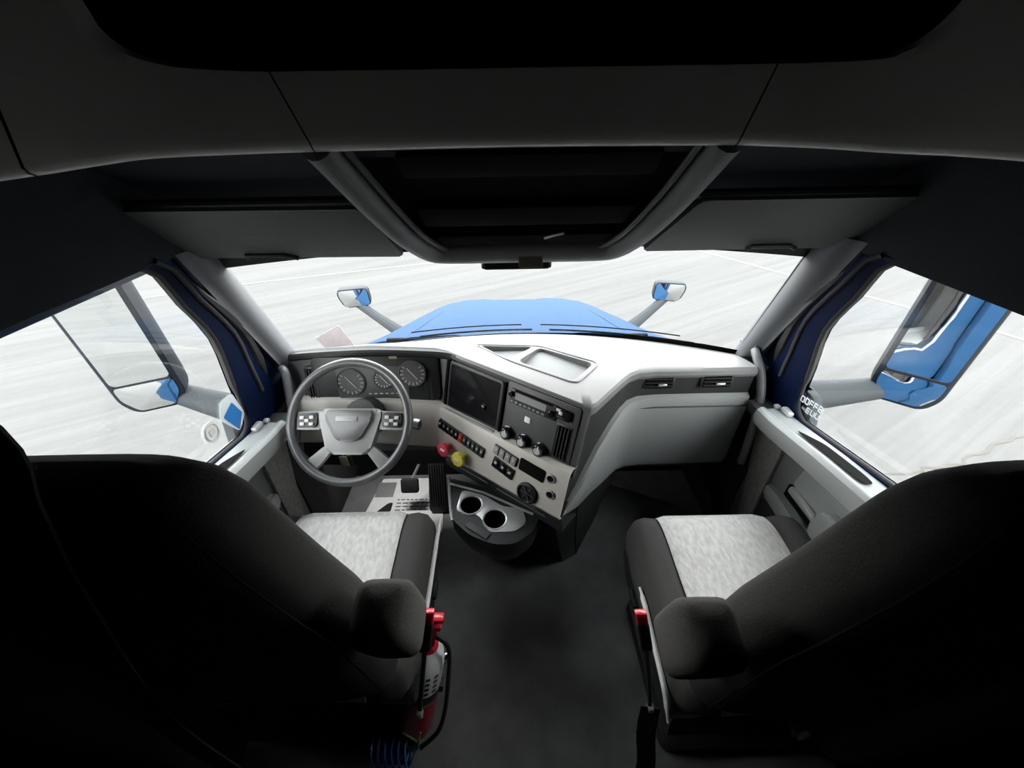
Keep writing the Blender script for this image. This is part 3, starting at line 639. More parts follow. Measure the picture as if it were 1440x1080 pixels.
# under-dash and kick panels
b = B(); b.grid([[pc2(i, z, w) for i in range(10)] for z, w in ((.425, -.005), (.40, -.03), (.36, -.10), (.34, -.22))]); b.done('under_panel', 'hole', da, 'black underside of the dash')
b = B(); rows = [[face(i, z, w) for i in range(7)] for z, w in ((.60, -.01), (.55, .015), (.52, .0), (.49, -.02), (.45, -.03), (.42, -.15))]
b.grid(rows).solid(-.01); b.done('lower_trim', 'dark', da, 'charcoal panel under the switches')
for z, i0 in ((.530, 5),):
    a = Vector(face(5, z, .022)); c = Vector(face(6, z, .022)); b = B(); b.tube([a.lerp(c, .02), a.lerp(c, .42)], .0022, 6); b.tube([a.lerp(c, .50), a.lerp(c, .9)], .0022, 6); b.done('bright_line', 'mid', da, 'thin bright trim line')
b = B(); b.grid([[(.235, .945, .47), (.15, .90, .45), (.10, .98, .40)], [(.25, .975, .20), (.19, .93, .20), (.13, 1.0, .20)], [(.28, 1.03, 0), (.22, 1.0, 0), (.17, 1.05, 0)]]).solid(.01); b.done('stack_foot', 'black', da, 'black foot of the centre stack')
b = B(); b.grid([[(.24, .955, .47), (.33, 1.06, .42), (.44, 1.19, .40)], [(.25, .975, .24), (.36, 1.10, .22), (.46, 1.25, .2)], [(.28, 1.03, 0), (.42, 1.25, 0), (.50, 1.45, 0)]]).solid(.01); b.done('kick_panel', 'rubber', da, 'black carpeted kick panel')
b = B(); b.tube(smooth_path([(.245, .962, .40), (.33, 1.065, .385), (.40, 1.145, .37)], 4), .006, 8); b.done('kick_moulding', 'silver', da, 'thin silver moulding on the kick panel')
# added fill light under the dash, no real lamp, to brighten the footwell paper
b = B(); b.prism(rrect(-.60, 1.33, .16, .05, .012), .575, .59, .004); fl_ = b.done('footwell_fill', 'black', da, 'housing of the added fill light under the dash')
b = B(); b.prism(rrect(-.60, 1.33, .14, .035, .010), .572, .575); b.done('fill_glow', 'lens', fl_)
ld = bpy.data.lights.new('footwell_fill_light', 'AREA'); ld.energy = 2.0; ld.shape = 'RECTANGLE'; ld.size = .14; ld.size_y = .035
lo_ = bpy.data.objects.new('footwell_fill_light', ld); COL.objects.link(lo_); lo_.location = Vector((-.60, 1.33, .570)) - wloc(fl_); lo_.parent = fl_
# steering column
b = B(); b.tube([(-.575, 1.32, .60), (-.575, 1.20, .72), (-.575, 1.13, .78)], [.075, .075, .06], 16); b.done('steering_column', 'black', da)
b = B(); b.tube(smooth_path([(-.50, 1.14, .77), (-.40, 1.10, .765), (-.345, 1.085, .76)], 4), [.010, .010, .010, .011, .012, .014, .016, .017, .018], 10); b.done('control_stalk', 'black', da, 'black stalk right of the wheel'); 
b = B(); b.cyl((-.365, 1.092, .768), (-.345, 1.086, .766), .0185); b.done('stalk_ring', 'silver', da)

# ------------------------------------------------------------ steering wheel
WC = Vector((-.583, 1.055, .813))
al = radians(43); wn = Vector((-.04, -cos(al), sin(al))).normalized()
ex = Vector((1, -.03, 0)); ex = (ex - wn * ex.dot(wn)).normalized(); ey = wn.cross(ex)
WF = FR(WC, ex, ey, wn)
sw = thing('steering_wheel', 'black steering wheel with grey spokes and wide grey hub', 'steering wheel', WC)
R = .214
b = B(WF); b.tube([(R * cos(2 * pi * k / 64), R * sin(2 * pi * k / 64), 0) for k in range(64)], .0155, 12, closed=True); b.done('rim', 'whl', sw)
b = B(WF); b.prism(rpoly([(-.105, .045), (.105, .045), (.115, .02), (.075, -.118), (-.075, -.118), (-.115, .02)], .025, 4), -.035, .0, .012, 3); hub = b.done('hub', 'whlg', sw, 'grey hub surround')
b = B(WF); b.prism(rpoly([(-.080, .040), (.080, .040), (.085, .01), (.040, -.070), (-.040, -.070), (-.085, .01)], .018, 4), 0.0, .012, .005, 2); b.done('horn_pad', 'whlhub', hub, 'dark grey horn pad')
b = B(WF); b.prism(rrect(-.005, .008, .078, .018, .004), .012, .015, .001); b.done('badge', 'whlg', hub, 'silver nameplate strip')
for s_ in (-1, 1):
    b = B(WF); b.prism(rpoly([(s_ * .10, .038), (s_ * .215, .032), (s_ * .215, -.030), (s_ * .10, -.030)][::s_], .012), -.028, -.006, .006); sp = b.done('side_spoke', 'whlg', sw)
    b = B(WF); b.prism(rpoly([(s_ * .118, .032), (s_ * .19, .030), (s_ * .186, -.024), (s_ * .118, -.022)][::s_], .012), -.006, .002, .003); bp = b.done('button_pod', 'dark', sp, 'dark button pod')
    for (du, dv) in ((.137, .014), (.172, .012), (.137, -.010), (.170, -.010), (.154, .002)):
        b = B(WF); b.box((s_ * du, dv, .004), (.016, .012, .006), .002); b.done('button', 'ink', sp)
    b = B(WF); b.prism(rpoly([(s_ * .045, -.085), (s_ * .085, -.085), (s_ * .165, -.150), (s_ * .125, -.182)][::s_], .012), -.03, -.008, .007); b.done('lower_spoke', 'whlg', sw)
ky = thing('key_tag', 'small beige key tag hanging below the steering wheel hub', 'key', (-.70, 1.13, .60))
b = B(); b.box((-.695, 1.12, .545), (.032, .008, .055), .004); b.done('tag', 'key', ky); b = B(); b.tube([(-.695, 1.12, .57), (-.69, 1.14, .60), (-.68, 1.20, .62)], .004, 6); b.done('key_shank', 'silver', ky)
b = B(); b.box((-.672, 1.125, .548), (.018, .006, .05), .003); b.done('key_fob', 'amber', ky)

# ------------------------------------------------------------ pedals and floor sheet
br = thing('brake_pedal', 'black brake pedal on a bare metal arm left of the accelerator', 'pedal', (-.53, 1.33, .16))
b = B(FR((-.53, 1.315, .16), (1, 0, 0), (0, .45, .9), (0, -.9, .45))); b.prism(rrect(0, 0, .09, .075, .012), -.01, .01, .004); b.done('pedal_pad', 'rubber', br)
b = B(); b.tube([(-.525, 1.335, .175), (-.485, 1.38, .24), (-.468, 1.42, .46)], .007, 8); b.done('pedal_arm', 'silver', br)
ac = thing('accelerator_pedal', 'long black ribbed accelerator pedal standing on the floor', 'pedal', (-.40, 1.27, .01))
fa = FR((-.392, 1.27, .01), (1, 0, 0), (0, .37, .93), (0, -.93, .37))
b = B(fa); b.prism(rpoly([(-.048, 0), (.048, 0), (.045, .33), (-.035, .33)], .02), -.012, .012, .005); b.done('treadle', 'dark', ac)
b = B(fa)
for k in range(7): b.box((-.036 + k * .012, .15, .0135), (.005, .24, .004))
b.done('tread_ribs', 'rubber', ac, kind='stuff')
fs = thing('floor_paper', 'white printed paper floor protector in front of the driver seat', 'paper', (-.60, 1.36, .0))
b = B(); b.prism(rpoly([(-.80, 1.15), (-.36, 1.15), (-.40, 1.50), (-.745, 1.50)], .01), .001, .004); b.done('sheet', 'sheet', fs)
b = B(); b.prism(rpoly([(-.73, 1.27), (-.65, 1.27), (-.65, 1.335), (-.675, 1.33)], .02), .0042, .0048); b.done('printed_mark', 'black', fs, 'black printed mark on the sheet')
b = B()
for k in range(4):
    x = -.63
    while x < -.47:
        w = random.uniform(.012, .03); b.box((x + w / 2, 1.285 + k * .022, .0044), (w, .006, .0006)); x += w + .008
b.done('print_lines', 'mid', fs, kind='stuff')
b = B(); b.box((-.71, 1.42, .006), (.10, .10, .004), .001); b.done('grey_panel', 'whlg', fs, 'grey block printed on the sheet')

# ------------------------------------------------------------ cup holder console
ch = thing('cupholder_console', 'black console with two round cup holders and silver trim under the dash', 'console', (-.08, .92, 0))
tray = [(-.275, 1.10), (-.245, .955), (-.235, .89), (-.165, .825), (-.075, .785), (.00, .785), (.07, .835), (.10, .905), (.06, .98)]
b = B(); tp = rpoly(tray, .03, 4)
c0 = Vector((-.09, .93))
def sc_(p, k): q = c0 + (Vector(p) - c0) * k; return (q.x, q.y)
b.loft([[(*sc_(p, k), z) for p in [(q_[0], q_[1] + dy) for q_ in tp]] for k, z, dy in ((.70, .0, .24), (.76, .12, .15), (.95, .30, .035), (1.0, .40, 0), (1.0, .452, 0), (.985, .46, 0))]); body = b.done('console_body', 'black', ch)
cups = [(-.168, .955), (-.074, .889)]
for (x, y) in cups: cut(body, [(x + .041 * cos(2 * pi * k / 28), y + .041 * sin(2 * pi * k / 28)) for k in range(28)], .38, .6)
for x, y in cups:
    b = B(Matrix.Translation((x, y, .38))); b.lathe([(.0405, .0), (.0405, .085), (.046, .086), (.048, .081)], 28, cap=False); b.done('cup_ring', 'silver', ch, 'silver cup holder ring')
    b = B(Matrix.Translation((x, y, .381))); b.lathe([(.040, .079), (.037, .001), (.001, .001)], 28, cap=False); b.done('cup_well', 'hole', ch, 'black cup well')
b = B(); b.prism(rpoly([(-.225, .93), (-.135, .91), (-.105, .855), (-.09, .835), (.0, .835), (.045, .87), (.03, .935), (-.045, .945), (-.12, 1.0), (-.21, 1.03)], .02), .459, .4635, .001)
pl = b.done('tray_plate', 'silver', ch, 'satin silver tray plate')
for (x, y) in cups: cut(pl, [(x + .044 * cos(2 * pi * k / 28), y + .044 * sin(2 * pi * k / 28)) for k in range(28)], .40, .6)
b = B(); b.tube(smooth_path([(-.272, 1.095, .462), (-.248, .96, .463), (-.232, .885, .462)], 4), .007, 8); b.tube([(-.262, 1.06, .466), (-.12, 1.01, .466), (.07, .905, .466)], .005, 8); b.done('bright_edge', 'silver', ch, 'bright edge trim of the tray')
b = B(); b.box((-.135, .845, .464), (.10, .03, .006), .003, rot=Matrix.Rotation(-.62, 3, 'Z')); b.done('pen_slot', 'mid', ch, 'grey slot at the front of the tray')

# ------------------------------------------------------------ seats
def seat(cx, dy, inb, lab, nm):
    """inb: +1 when the aisle is on the +x side"""
    s = thing(nm, lab, 'seat', (cx, .62 + dy, 0), 'cab seats')
    Y = lambda y: y + dy
    prof = [(.34, .50), (.36, .545), (.42, .562), (.60, .556), (.76, .566), (.825, .560), (.862, .535), (.878, .49), (.870, .44), (.845, .42)]
    prof2 = [(p[0], p[1]) for p in smooth_path([(a, b_, 0) for a, b_ in prof], 4)]
    def section(x, ins, lift):
        return [(x, Y(lerp(.60, a, 1 - ins * .55)), lerp(.47, b_, 1 - ins) + lift * max(0, min(1, (b_ - .50) / .05))) for a, b_ in prof2] + [(x, Y(lerp(.6, .80, 1 - ins * .5)), .42 + .03 * ins), (x, Y(lerp(.6, .36, 1 - ins * .5)), .42 + .03 * ins)]
    rows = []
    for q, ins, lift in ((-1, .75, 0), (-.985, .42, .0), (-.95, .18, .008), (-.88, .04, .014), (-.78, 0, .016), (-.68, 0, .010), (-.64, 0, -.004), (0, 0, -.006), (.64, 0, -.004), (.68, 0, .010), (.78, 0, .016), (.88, .04, .014), (.95, .18, .008), (.985, .42, 0), (1, .75, 0)):
        rows.append(section(cx + q * (.292 if q * inb > 0 else .306), ins, lift))
    b = B(); b.loft(rows); b.done('cushion', 'fabric2', s, 'dark grey seat cushion bolsters', ang=1.2)
    pr = [(a, b_) for a, b_ in prof2 if a < .8785][:-4]
    rows = []
    for q in [k / 12 for k in range(13)]:
        x = cx + lerp(-.183, .183, q); e = .006 if 0 < q < 1 else -.004
        rows.append([(x, Y(a), b_ + e + .004 * sin(pi * q)) if a < .85 else (x, Y(a + e), b_ + .002) for a, b_ in pr])
    b = B(); b.grid(rows).solid(-.006); b.done('seat_panel', 'plush', s, 'pale grey plush centre panel with grubby marks', ang=1.2)
    if inb < 0:
        b = B(); b.tube([(cx + .004 * sin(a * 9), Y(a), b_ + .0125) for a, b_ in pr if .37 < a < .86], .0022, 5); b.done('centre_seam', 'mid', s, 'thin stitched seam down the plush panel')
    # backrest
    secs = [(.50, .40, .22, .06), (.54, .40, .255, .075), (.62, .392, .272, .085), (.80, .375, .278, .09), (.95, .358, .270, .085), (1.08, .342, .245, .08), (1.20, .330, .222, .075), (1.28, .322, .210, .07), (1.32, .318, .196, .062), (1.35, .316, .172, .045), (1.362, .316, .13, .02)]
    rings = []
    zz = [p[0] for p in secs]
    for k in range(41):
        z = lerp(.50, 1.362, 1 - (1 - k / 40) ** 1.6)
        rings.append(sup(cx, Y(interp([(a, b_) for a, b_, c, d in secs], z)), z, interp([(a, c) for a, b_, c, d in secs], z), interp([(a, d) for a, b_, c, d in secs], z), 32, 3.4))
    b = B(); b.loft(rings); bk = b.done('backrest', 'fabric', s, 'black cloth backrest', ang=1.2)
    pip = []
    for z in [lerp(.60, 1.335, k / 16) for k in range(17)]:
        h = interp([(a, c) for a, b_, c, d in secs], z); t = interp([(a, d) for a, b_, c, d in secs], z); y = interp([(a, b_) for a, b_, c, d in secs], z)
        pip.append((h * .93, Y(y - t * .83), z))
    full = [(cx + h, y, z) for h, y, z in pip] + [(cx - h, y, z) for h, y, z in pip[::-1]]
    b = B(); b.tube(full, .0022, 6); b.done('piping', 'hole', bk)
    # armrests, folded against the backrest
    for sd in ((1, -1) if True else ()):
        ax = cx + sd * (.343 if inb > 0 else .372)
        if abs(ax) > .93: continue
        fr = FR((ax, Y(.345), .878), (1, 0, 0), (0, 1, .25), (0, -.25, 1)); b = B(fr)
        rr = []
        for z, hx, hy in ((0, .026, .031), (.012, .042, .045), (.032, .048, .051), (.10, .050, .053), (.145, .050, .053), (.168, .045, .048), (.180, .032, .036), (.184, .010, .012)):
            rr.append(sup(0, 0, z, hx, hy, 28, 4.5))
        b.loft(rr); a = b.done('armrest', 'fabric2', s, 'dark cloth armrest', ang=1.2)
        b = B(); b.cyl((ax - sd * .10, Y(.37), .80), (ax - sd * .04, Y(.37), .80), .03); b.done('hinge', 'black', s, 'black armrest hinge')
    # suspension base
    b = B(); b.prism(rrect(cx, Y(.60), .44, .42, .05), .30, .43, .015); b.done('seat_frame', 'black', s, 'black seat frame')
    b = B(); b.loft([[(cx + u * w, Y(.60) + v * d, z) for u, v in ((-1, -1), (1, -1), (1, 1), (-1, 1))] for z, w, d in ((.30, .19, .18), (.25, .17, .16), (.20, .19, .18), (.15, .17, .16), (.10, .19, .18), (.06, .20, .20))]); b.done('bellows', 'rubber', s, 'black pleated suspension bellows')
    b = B(); b.prism(rrect(cx, Y(.60), .44, .46, .03), 0, .06, .01); b.done('base_plate', 'black', s)
    tx = cx + inb * .298
    yy = [(.34, .44), (.39, .482), (.48, .50), (.58, .515), (.64, .515)] if inb < 0 else [(.45, .50), (.65, .505), (.78, .515), (.86, .51)]
    b = B(); pts = smooth_path([(tx, Y(a), c) for a, c in yy], 5); b.tube(pts, [.0075 if 2 < i < len(pts) - 3 else .004 for i in range(len(pts))], 8); b.done('side_trim', 'white', s, 'white plastic trim along the seat side')
    b = B(); b.prism(rpoly([(.36, .36), (.80, .36), (.82, .47), (.36, .47)], .04), cx + inb * .20, cx + inb * .288, .015, axis='x')
    for v in b.b.verts: v.co.y += dy
    b.done('side_shield', 'black', s, 'black side shield')
    b = B(); b.box((tx - inb * .01, Y(.66), .405), (.03, .06, .02), .006); b.done('adjust_lever', 'black', s)
    return s
dseat = seat(-.565, 0.0, 1, 'driver seat with black cloth back and pale plush cushion centre by the steering wheel', 'driver_seat')
pseat = seat(.675, -.04, -1, 'passenger seat with black cloth back and pale plush cushion centre facing the glovebox', 'passenger_seat')
def buckle(p, q, r, lab):
    s = thing('belt_buckle', lab, 'buckle', r, 'seat belt buckles beside the aisle')
    p, q, r = Vector(p), Vector(q), Vector(r); d = (p - q).normalized(); side = Vector((1, 0, 0)); nrm = d.cross(side).normalized()
    fr = FR(q, side, nrm, d); L = (p - q).length
    b = B(fr); b.prism(rrect(0, 0, .030, .020, .006), 0, L, .003); b.done('buckle_body', 'black', s)
    b = B(fr); b.prism(rrect(0, 0, .028, .018, .005), L - .002, L + .035, .003); b.done('release_button', 'red', s, 'red release button')
    b = B(); b.box(r, (.014, .02, .035), .004); b.done('anchor', 'silver', s, 'small bright anchor fitting')
    b = B(); b.tube([q, q.lerp(r, .5) + Vector((0, -.01, 0)), r], .006, 8); b.done('buckle_stalk', 'black', s, 'thin black buckle stalk')
buckle((.302, .425, .695), (.318, .40, .62), (.345, .335, .42), 'seat belt buckle with red button beside the passenger seat')
buckle((-.216, .435, .695), (-.228, .405, .62), (-.262, .34, .40), 'seat belt buckle with red button beside the driver seat')
# strap hanging below the passenger armrest
sb = B(); rows = []
for x, y, z in smooth_path([(.345, .335, .43), (.335, .30, .36), (.345, .26, .24), (.34, .24, .10), (.34, .23, .004)], 4): rows.append([(x - .024, y + .004, z), (x + .024, y - .004, z)])
sb.grid(rows).solid(.003); tag(sb.done('belt_strap', 'rubber'), 'black belt strap hanging to the floor below the passenger seat buckle', 'strap')

sb = B(); rows = []
sp_ = smooth_path([(-.88, .22, 1.66), (-.62, .25, 1.63), (-.475, .258, 1.50), (-.497, .250, 1.39), (-.53, .235, 1.25), (-.60, .215, .9), (-.62, .21, .5), (-.62, .21, .02)], 6)
for i, p in enumerate(sp_):
    t = sp_[min(i + 1, len(sp_) - 1)] - sp_[max(i - 1, 0)]; n = Vector((-t.z, 0, t.x)).normalized() * .026; rows.append([p - n, p + n])
sb.grid(rows).solid(.003); tag(sb.done('belt_strap', 'rubber'), 'black belt strap hanging behind the driver seat at the left wall', 'strap')
# ------------------------------------------------------------ fire extinguisher and cables
fx = thing('fire_extinguisher', 'red fire extinguisher with white label strapped beside the driver seat', 'fire extinguisher', (-.285, .39, 0))
a0 = Vector((-.338, .396, .07)); a1 = Vector((-.254, .505, .47)); ax_ = (a1 - a0).normalized()
e1 = Vector((1, 0, 0)); e1 = (e1 - ax_ * e1.dot(ax_)).normalized(); e2 = ax_.cross(e1); FX = FR(a0, e1, e2, ax_)
b = B(FX); b.lathe([(.030, 0), (.050, .006), (.056, .03), (.056, .31), (.050, .345), (.032, .37), (.020, .38), (.020, .395), (.001, .395)], 28); b.done('cylinder', 'red', fx)
b = B(FX); b.lathe([(.0566, .205), (.0566, .312), (.0506, .347), (.0325, .373)], 28, cap=False); lb = b.done('label_band', 'white', fx, 'white instruction label')
b = B(FX)
for k in range(5):
    for a in (-.6, -.2, .35, .8):
        an = -pi / 2 + a; b.box((.0572 * cos(an), .0572 * sin(an), (.218 + k * .021)), (.013, .001, .010), rot=Matrix.Rotation(an + pi / 2, 3, 'Z'))
b.done('label_print', 'dark', lb, kind='stuff')
b = B(FX); b.lathe([(.0572, .178), (.0572, .205)], 28, cap=False); b.done('label_stripe', 'key', fx, 'yellowish stripe below the label')
b = B(FX); b.lathe([(.016, .39), (.018, .41), (.018, .43), (.012, .44), (.001, .44)], 16); b.box((.004, 0, .415), (.034, .03, .06), .005); b.box((.002, 0, .455), (.060, .03, .016), .005); b.box((.004, 0, .482), (.064, .03, .014), .005, rot=Matrix.Rotation(-.15, 3, 'Y')); b.done('valve_head', 'red', fx)
b = B(FX); b.lathe([(.058, .19), (.0585, .20), (.0585, .215), (.058, .225)], 28, cap=False); b.box((.058, 0, .207), (.02, .03, .03), .004); b.box((-.062, 0, .2), (.012, .05, .34), .004); b.done('strap', 'black', fx)
b = B(); b.box((-.375, .39, .035), (.09, .09, .07), .006); b.done('bracket_foot', 'black', fx)
b = B(); hp = [FX @ Vector(p) for p in ((.02, -.01, .425), (.06, -.02, .40), (.075, -.02, .30), (.085, -.03, .15), (.075, -.04, .05), (.03, -.06, .0))]
b.tube(smooth_path(hp, 5), .007, 8); b.done('hose', 'black', fx)
b = B(FX); b.box((.062, -.018, .36), (.016, .016, .02), .004); b.done('gauge', 'chrome', fx, 'small shiny pressure gauge')
cc = B(); pts = []
for k in range(90):
    t = k / 89; a = k * .42; pts.append((-.46 + t * .125, .335 + .032 * cos(a) - .01 * t, .062 + .05 * sin(a)))
cc.tube(pts, .0034, 6); tag(cc.done('coiled_cable', 'cableb'), 'blue coiled cable on the floor behind the fire extinguisher', 'cable')
yw = B(); yw.tube(smooth_path([(-.36, .36, .14), (-.33, .345, .155), (-.305, .335, .15), (-.30, .345, .17), (-.295, .35, .18)], 4), .003, 6); tag(yw.done('loose_wire', 'cabley'), 'short yellowish green wire above the blue coiled cable', 'wire')

# ------------------------------------------------------------ grab handles
for side, pts, lab in ((1, [(.935, 1.275, .945), (.93, 1.24, .93), (.935, 1.195, .89), (.94, 1.15, .80), (.935, 1.12, .68), (.93, 1.10, .56), (.95, 1.12, .50)], 'dark grey grab handle on the pillar beside the passenger door'),
                       (-1, [(-.895, 1.27, .905), (-.875, 1.25, .895), (-.868, 1.215, .82), (-.865, 1.18, .74), (-.865, 1.15, .66), (-.89, 1.15, .62)], 'dark grey grab handle on the pillar beside the driver door')):
    gh = thing('grab_handle', lab, 'handle', pts[-1], 'pillar grab handles')
    b = B(); b.tube(smooth_path(pts, 6), .0155, 12); b.done('grip', 'grip', gh)
    for p in (pts[0], pts[-1]):
        b = B(); b.box((p[0] + side * .012, p[1] + .012, p[2]), (.03, .03, .045), .01); b.done('mount', 'dark', gh)

# ------------------------------------------------------------ outside: hood, mirrors
hd = thing('truck_hood', 'blue truck hood seen through the windscreen', 'hood', (.03, 2.4, 0))
hx = .03
def hood_sec(y):
    t = (y - 1.70) / 1.45; h = interp([(1.70, .90), (1.80, .86), (1.95, .81), (2.3, .765), (3.15, .70)], y); zc = interp([(1.70, .805), (2.3, .66), (2.8, .515), (3.05, .43), (3.15, .37)], y)
    out = []
    for k in range(25):
        q = -1 + 2 * k / 24; a = abs(q); z = zc - .035 * a * a - (lerp(.05, .10, t) * max(0, (a - .72) / .28) ** 1.6) + (.012 if .30 < a < .62 else 0)
        out.append((hx + q * h, y, z))
    return out
ysh = [1.70, 1.78, 1.9, 2.05, 2.2, 2.4, 2.6, 2.8, 2.95, 3.05, 3.11, 3.15]
b = B(); b.grid([hood_sec(y) for y in ysh] + [[(p[0], 3.17, p[2] - .10) for p in hood_sec(3.15)], [(p[0] * .98, 3.18, -.55) for p in hood_sec(3.15)]]); b.solid(.02); b.done('hood_panel', 'blue', hd, 'blue painted hood top', ang=.5)
for s_ in (-1, 1):
    rows = []
    for y in ysh:
        p = hood_sec(y)[0 if s_ < 0 else -1]; t = (y - 1.70) / 1.45
        rows.append([(p[0] - s_ * .01, y, p[2] + .002), (p[0] + s_ * .07, y, p[2] - .08), (hx + s_ * lerp(1.0, 1.05, t), y, p[2] - .30), (hx + s_ * 1.10, y, p[2] - .48), (hx + s_ * 1.12, y, -.5)])
    b = B(); b.grid(rows).solid(.02); b.done('fender', 'blue', hd, 'blue painted fender')
    b = B(); b.tube([(hx + s_ * lerp(.56, .42, k / 6), lerp(1.76, 2.95, k / 6), hood_sec(lerp(1.76, 2.95, k / 6))[12 + s_ * 8][2] + .0) for k in range(7)], .006, 6); b.done('hood_crease', 'blue', hd, 'raised crease along the hood')
b = B(); b.box((hx, 1.705, .790), (1.3, .02, .012), .003); b.done('hood_seal', 'hole', hd, 'black seal at the rear edge of the hood')
for s_, x0, x1, lab in ((-1, -.42, .10, 'black wiper arm lying in front of the steering wheel side of the windscreen'), (1, .18, .80, 'black wiper arm lying in front of the passenger side of the windscreen')):
    wp_ = thing('wiper', lab, 'wiper', (x0, 1.68, .86), 'windscreen wipers')
    f = lambda x: (x, wbase(x) + .06, .868)
    b = B(); b.tube([f(lerp(x0, x1, k / 6)) for k in range(7)], .0045, 6); b.done('wiper_arm', 'hole', wp_)
    b = B(); b.tube([(x, y + .02, z + .016) for x, y, z in [f(lerp(x0 - .04, x1 - .05, k / 6)) for k in range(7)]], .003, 6); b.done('wiper_blade', 'hole', wp_)

def hood_mirror(s_, cx, lab):
    m = thing('hood_mirror', lab, 'mirror', (hx + s_ * .9, 2.62, .40), 'hood mirrors on the fenders')
    wd = Vector((1, s_ * -.12, 0)).normalized(); n = Vector((-s_ * .20, -.975, -.02)).normalized()
    wd = (Vector((1, 0, 0)) - n * n.x).normalized(); upv = n.cross(wd) * 1
    if upv.z < 0: upv = -upv
    fr = FR((cx, 2.6, .648), wd, upv, n)
    o_ = -1 if s_ < 0 else 1
    pts = [(o_ * -.098, .068), (o_ * .108, .068), (o_ * .112, .02), (o_ * .08, -.068), (o_ * -.104, -.062)]
    b = B(fr); b.prism(rpoly(pts, .03, 5), -.07, 0, .012, 3); b.done('mirror_housing', 'mhouse', m)
    pi_ = [(x * .92, y * .90) for x, y in pts]
    b = B(fr)
    ring = rpoly(pi_, .026, 5); cvx = []
    for k in (1.0, .75, .5, .25, .001): cvx.append([(x * k, y * k, .002 + .006 * (1 - k * k)) for x, y in ring])
    b.loft(cvx, cap=False); b.done('convex_glass', 'mirror', m)
    b = B(); a_ = fr @ Vector((0, -.05, -.04)); e_ = Vector((hx + s_ * .84, 2.55, .40))
    b.tube([a_, a_.lerp(e_, .5) + Vector((0, 0, -.005)), e_], [.03, .034, .045], 10); b.done('mirror_arm', 'mgrey', m, 'grey tapered arm')
    b = B(); b.lathe
    b.b.free()
hood_mirror(-1, -1.105, 'hood mirror on grey arm at the driver side fender')
hood_mirror(1, 1.125, 'hood mirror on grey arm at the passenger side fender')

def side_mirror(s_, C, n, lab, H=.56):
    m = thing('side_mirror', lab, 'mirror', (sx(1.02, s_), 1.15, .82), 'door mirrors')
    n = Vector(n).normalized(); wd = Vector((0, 0, 1)).cross(n).normalized()
    if wd.x < 0: wd = -wd
    upv = n.cross(wd)
    if upv.z < 0: upv = -upv
    fr = FR(C, wd, upv, n)                   # C: bottom centre of the mirror face
    o_ = -1 if s_ < 0 else 1                 # outboard
    w = .096
    pts = [(-w, .0 + .05), (-w + .03, 0), (w - .03, 0), (w, .05), (w, H - .04), (w - .05, H), (-w + .05, H), (-w, H - .04)]
    rows = []
    base = rpoly(pts, .045, 5); cen_ = (o_ * .02, H / 2)
    for k, d in ((.93, 0.0), (1.0, -.006), (1.0, -.055), (.98, -.085), (.90, -.115), (.74, -.135)):
        rows.append([(cen_[0] * (1 - k) + x * k - o_ * (-.0), cen_[1] * (1 - k) + y * k, d) for x, y in base])
    b = B(fr); b.loft(rows); b.done('mirror_housing', 'mhouse', m, 'dark grey mirror housing', ang=.9)
    def pane(y0, y1, name, cv, lab, mm):
        q = rpoly([(-w + .014, y0), (w - .014, y0), (w - .012, y1), (-w + .012, y1)] if name != 'convex_glass' else [(-w + .045, y0), (w - .045, y0), (w - .014, y0 + .05), (w - .013, y1), (-w + .013, y1), (-w + .014, y0 + .05)], .016, 4)
        cy = (y0 + y1) / 2; b = B(fr); rr = []
        for k in (1, .8, .6, .4, .2, .001): rr.append([(x * k, cy + (y - cy) * k, .003 + cv * (1 - k * k)) for x, y in q])
        b.loft(rr, cap=False); b.done(name, mm, m, lab)
    pane(.122, H - .02, 'main_glass', .0005, 'flat main mirror glass', 'mirror'); pane(.012, .114, 'convex_glass', .007, 'small convex mirror glass', 'mirror')
    b = B(fr); b.box((0, .118, .003), (2 * w - .03, .008, .006)); b.done('glass_divider', 'black', m)
    b = B(); p0 = fr @ Vector((o_ * -.02, .03, -.07)); p1 = Vector((sx(1.02, s_), 1.12, .83 if s_ > 0 else .80))
    rows = []
    for k in range(7):
        t = k / 6; c = p0.lerp(p1, t); h = lerp(.035, .058, t); rows.append([(c.x, c.y + h * 1.1 * cos(2 * pi * j / 14) , c.z + h * sin(2 * pi * j / 14)) for j in range(14)])
    b.loft(rows); b.done('mirror_arm', 'mgrey', m, 'grey mirror arm')
    b = B(); b.prism(rpoly([(.98, .74), (1.20, .74), (1.20, .90), (1.02, .90)], .03), sx(1.02, s_), sx(1.05, s_), .004, axis='x'); b.done('mount_plate', 'mgrey', m)
side_mirror(-1, (-1.249, 1.082, .862), (.405, -.912, -.01), 'tall driver door mirror with two panes outside the left window')
side_mirror(1, (1.352, 1.055, .842), (-.645, -.765, .03), 'tall passenger door mirror with two panes reflecting the blue cab')

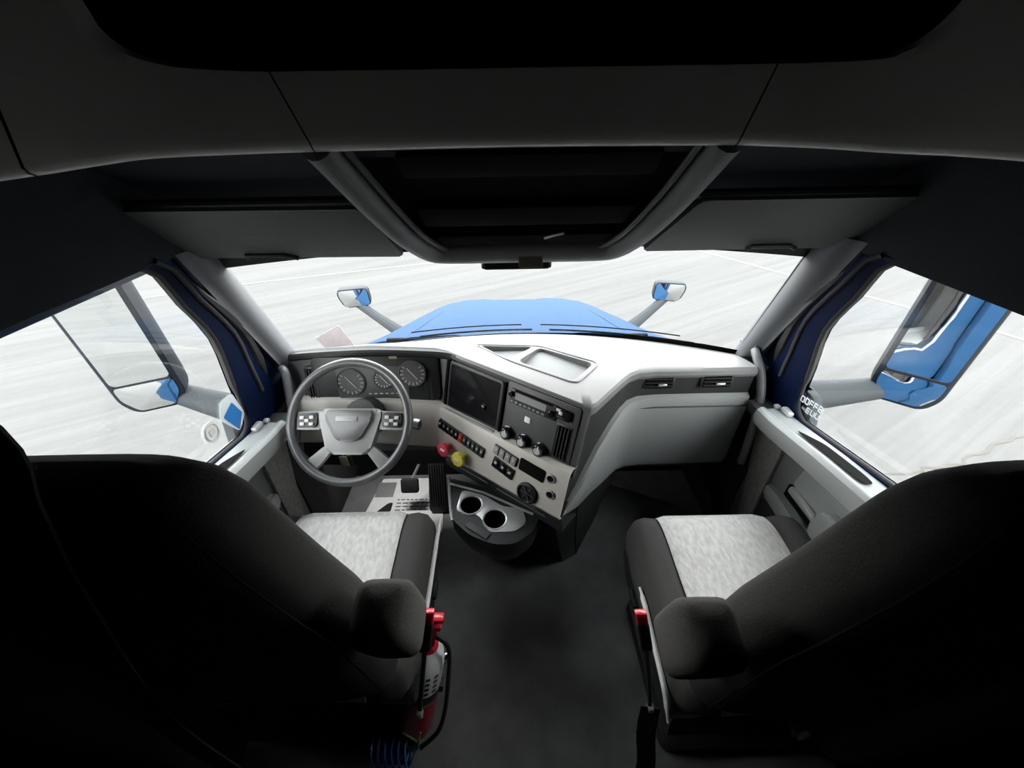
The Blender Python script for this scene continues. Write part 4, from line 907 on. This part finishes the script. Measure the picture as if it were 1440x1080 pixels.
# ------------------------------------------------------------ stickers
def on_left(pts, name, m, lab, cat, d=.004, grp=None):
    b = B(); b.prism(pts, sx(1.0, -1) + d, sx(1.0, -1) + d + .001, axis='x'); return tag(b.done(name, m), lab, cat, grp)
st = thing('blue_sticker', 'square blue sticker with pale border low on the driver door window', 'sticker', (XL + .004, 1.02, .84))
b = B(); b.prism(rpoly([(1.045, .953), (1.056, .860), (1.0, .825), (.952, .915), (.985, .960)], .012), XL + .003, XL + .0035, axis='x'); b.done('backing', 'decal', st, 'pale border of the sticker')
b = B(); b.prism(rpoly([(1.026, .930), (1.045, .872), (1.002, .830), (.968, .910)], .006), XL + .004, XL + .0045, axis='x'); b.done('print', 'stick', st, 'blue printed square')
se = thing('round_seal', 'faded round paper seal on the driver window beneath the blue sticker', 'sticker', (XL + .004, .94, .83))
b = B(); b.prism([(.905 + .035 * cos(2 * pi * k / 24), .905 + .035 * sin(2 * pi * k / 24)) for k in range(24)], XL + .003, XL + .004, axis='x'); b.done('seal', 'paper', se)
b = B(); b.tube([(XL + .005, .905 + .026 * cos(2 * pi * k / 24), .905 + .026 * sin(2 * pi * k / 24)) for k in range(24)], .0015, 5, closed=True); b.box((XL + .005, .905, .905), (.002, .022, .02)); b.done('seal_print', 'ink', se)
lt = thing('window_lettering', 'small white lettering decal in the lower corner of the passenger window', 'decal', (XR - .004, 1.03, .87))
b = B()
def glyph(y, z, w, h, kind):
    X_ = XR - .004
    if 'l' in kind: b.box((X_, y - w / 2, z), (.001, .003, h))
    if 'r' in kind: b.box((X_, y + w / 2, z), (.001, .003, h))
    if 't' in kind: b.box((X_, y, z + h / 2), (.001, w, .003))
    if 'b' in kind: b.box((X_, y, z - h / 2), (.001, w, .003))
    if 'm' in kind: b.box((X_, y, z), (.001, w, .003))
for i, kd in enumerate(('lrtb', 'lrtb', 'rtm', 'rtm', 'rtmb')): glyph(1.040 - i * .020, .886 + i * .004, .014, .019, kd)
for i, kd in enumerate(('rtbm', 'lrb', 'lrb')): glyph(1.000 - i * .020, .866 + i * .004, .014, .017, kd)
b.done('letters', 'decal', lt)
wsn = B(FR((-.735, 1.435, .935), (.93, .33, .05), (-.1, .15, .98), (.33, -.93, .1))); wsn.prism(rpoly([(-.072, .028), (.028, .062), (.068, -.045), (-.035, -.055)], .006), 0, .0015); tag(wsn.done('paper_slip', 'pinkp'), 'faded pinkish paper slip standing in the corner of the windscreen on the dash', 'paper')
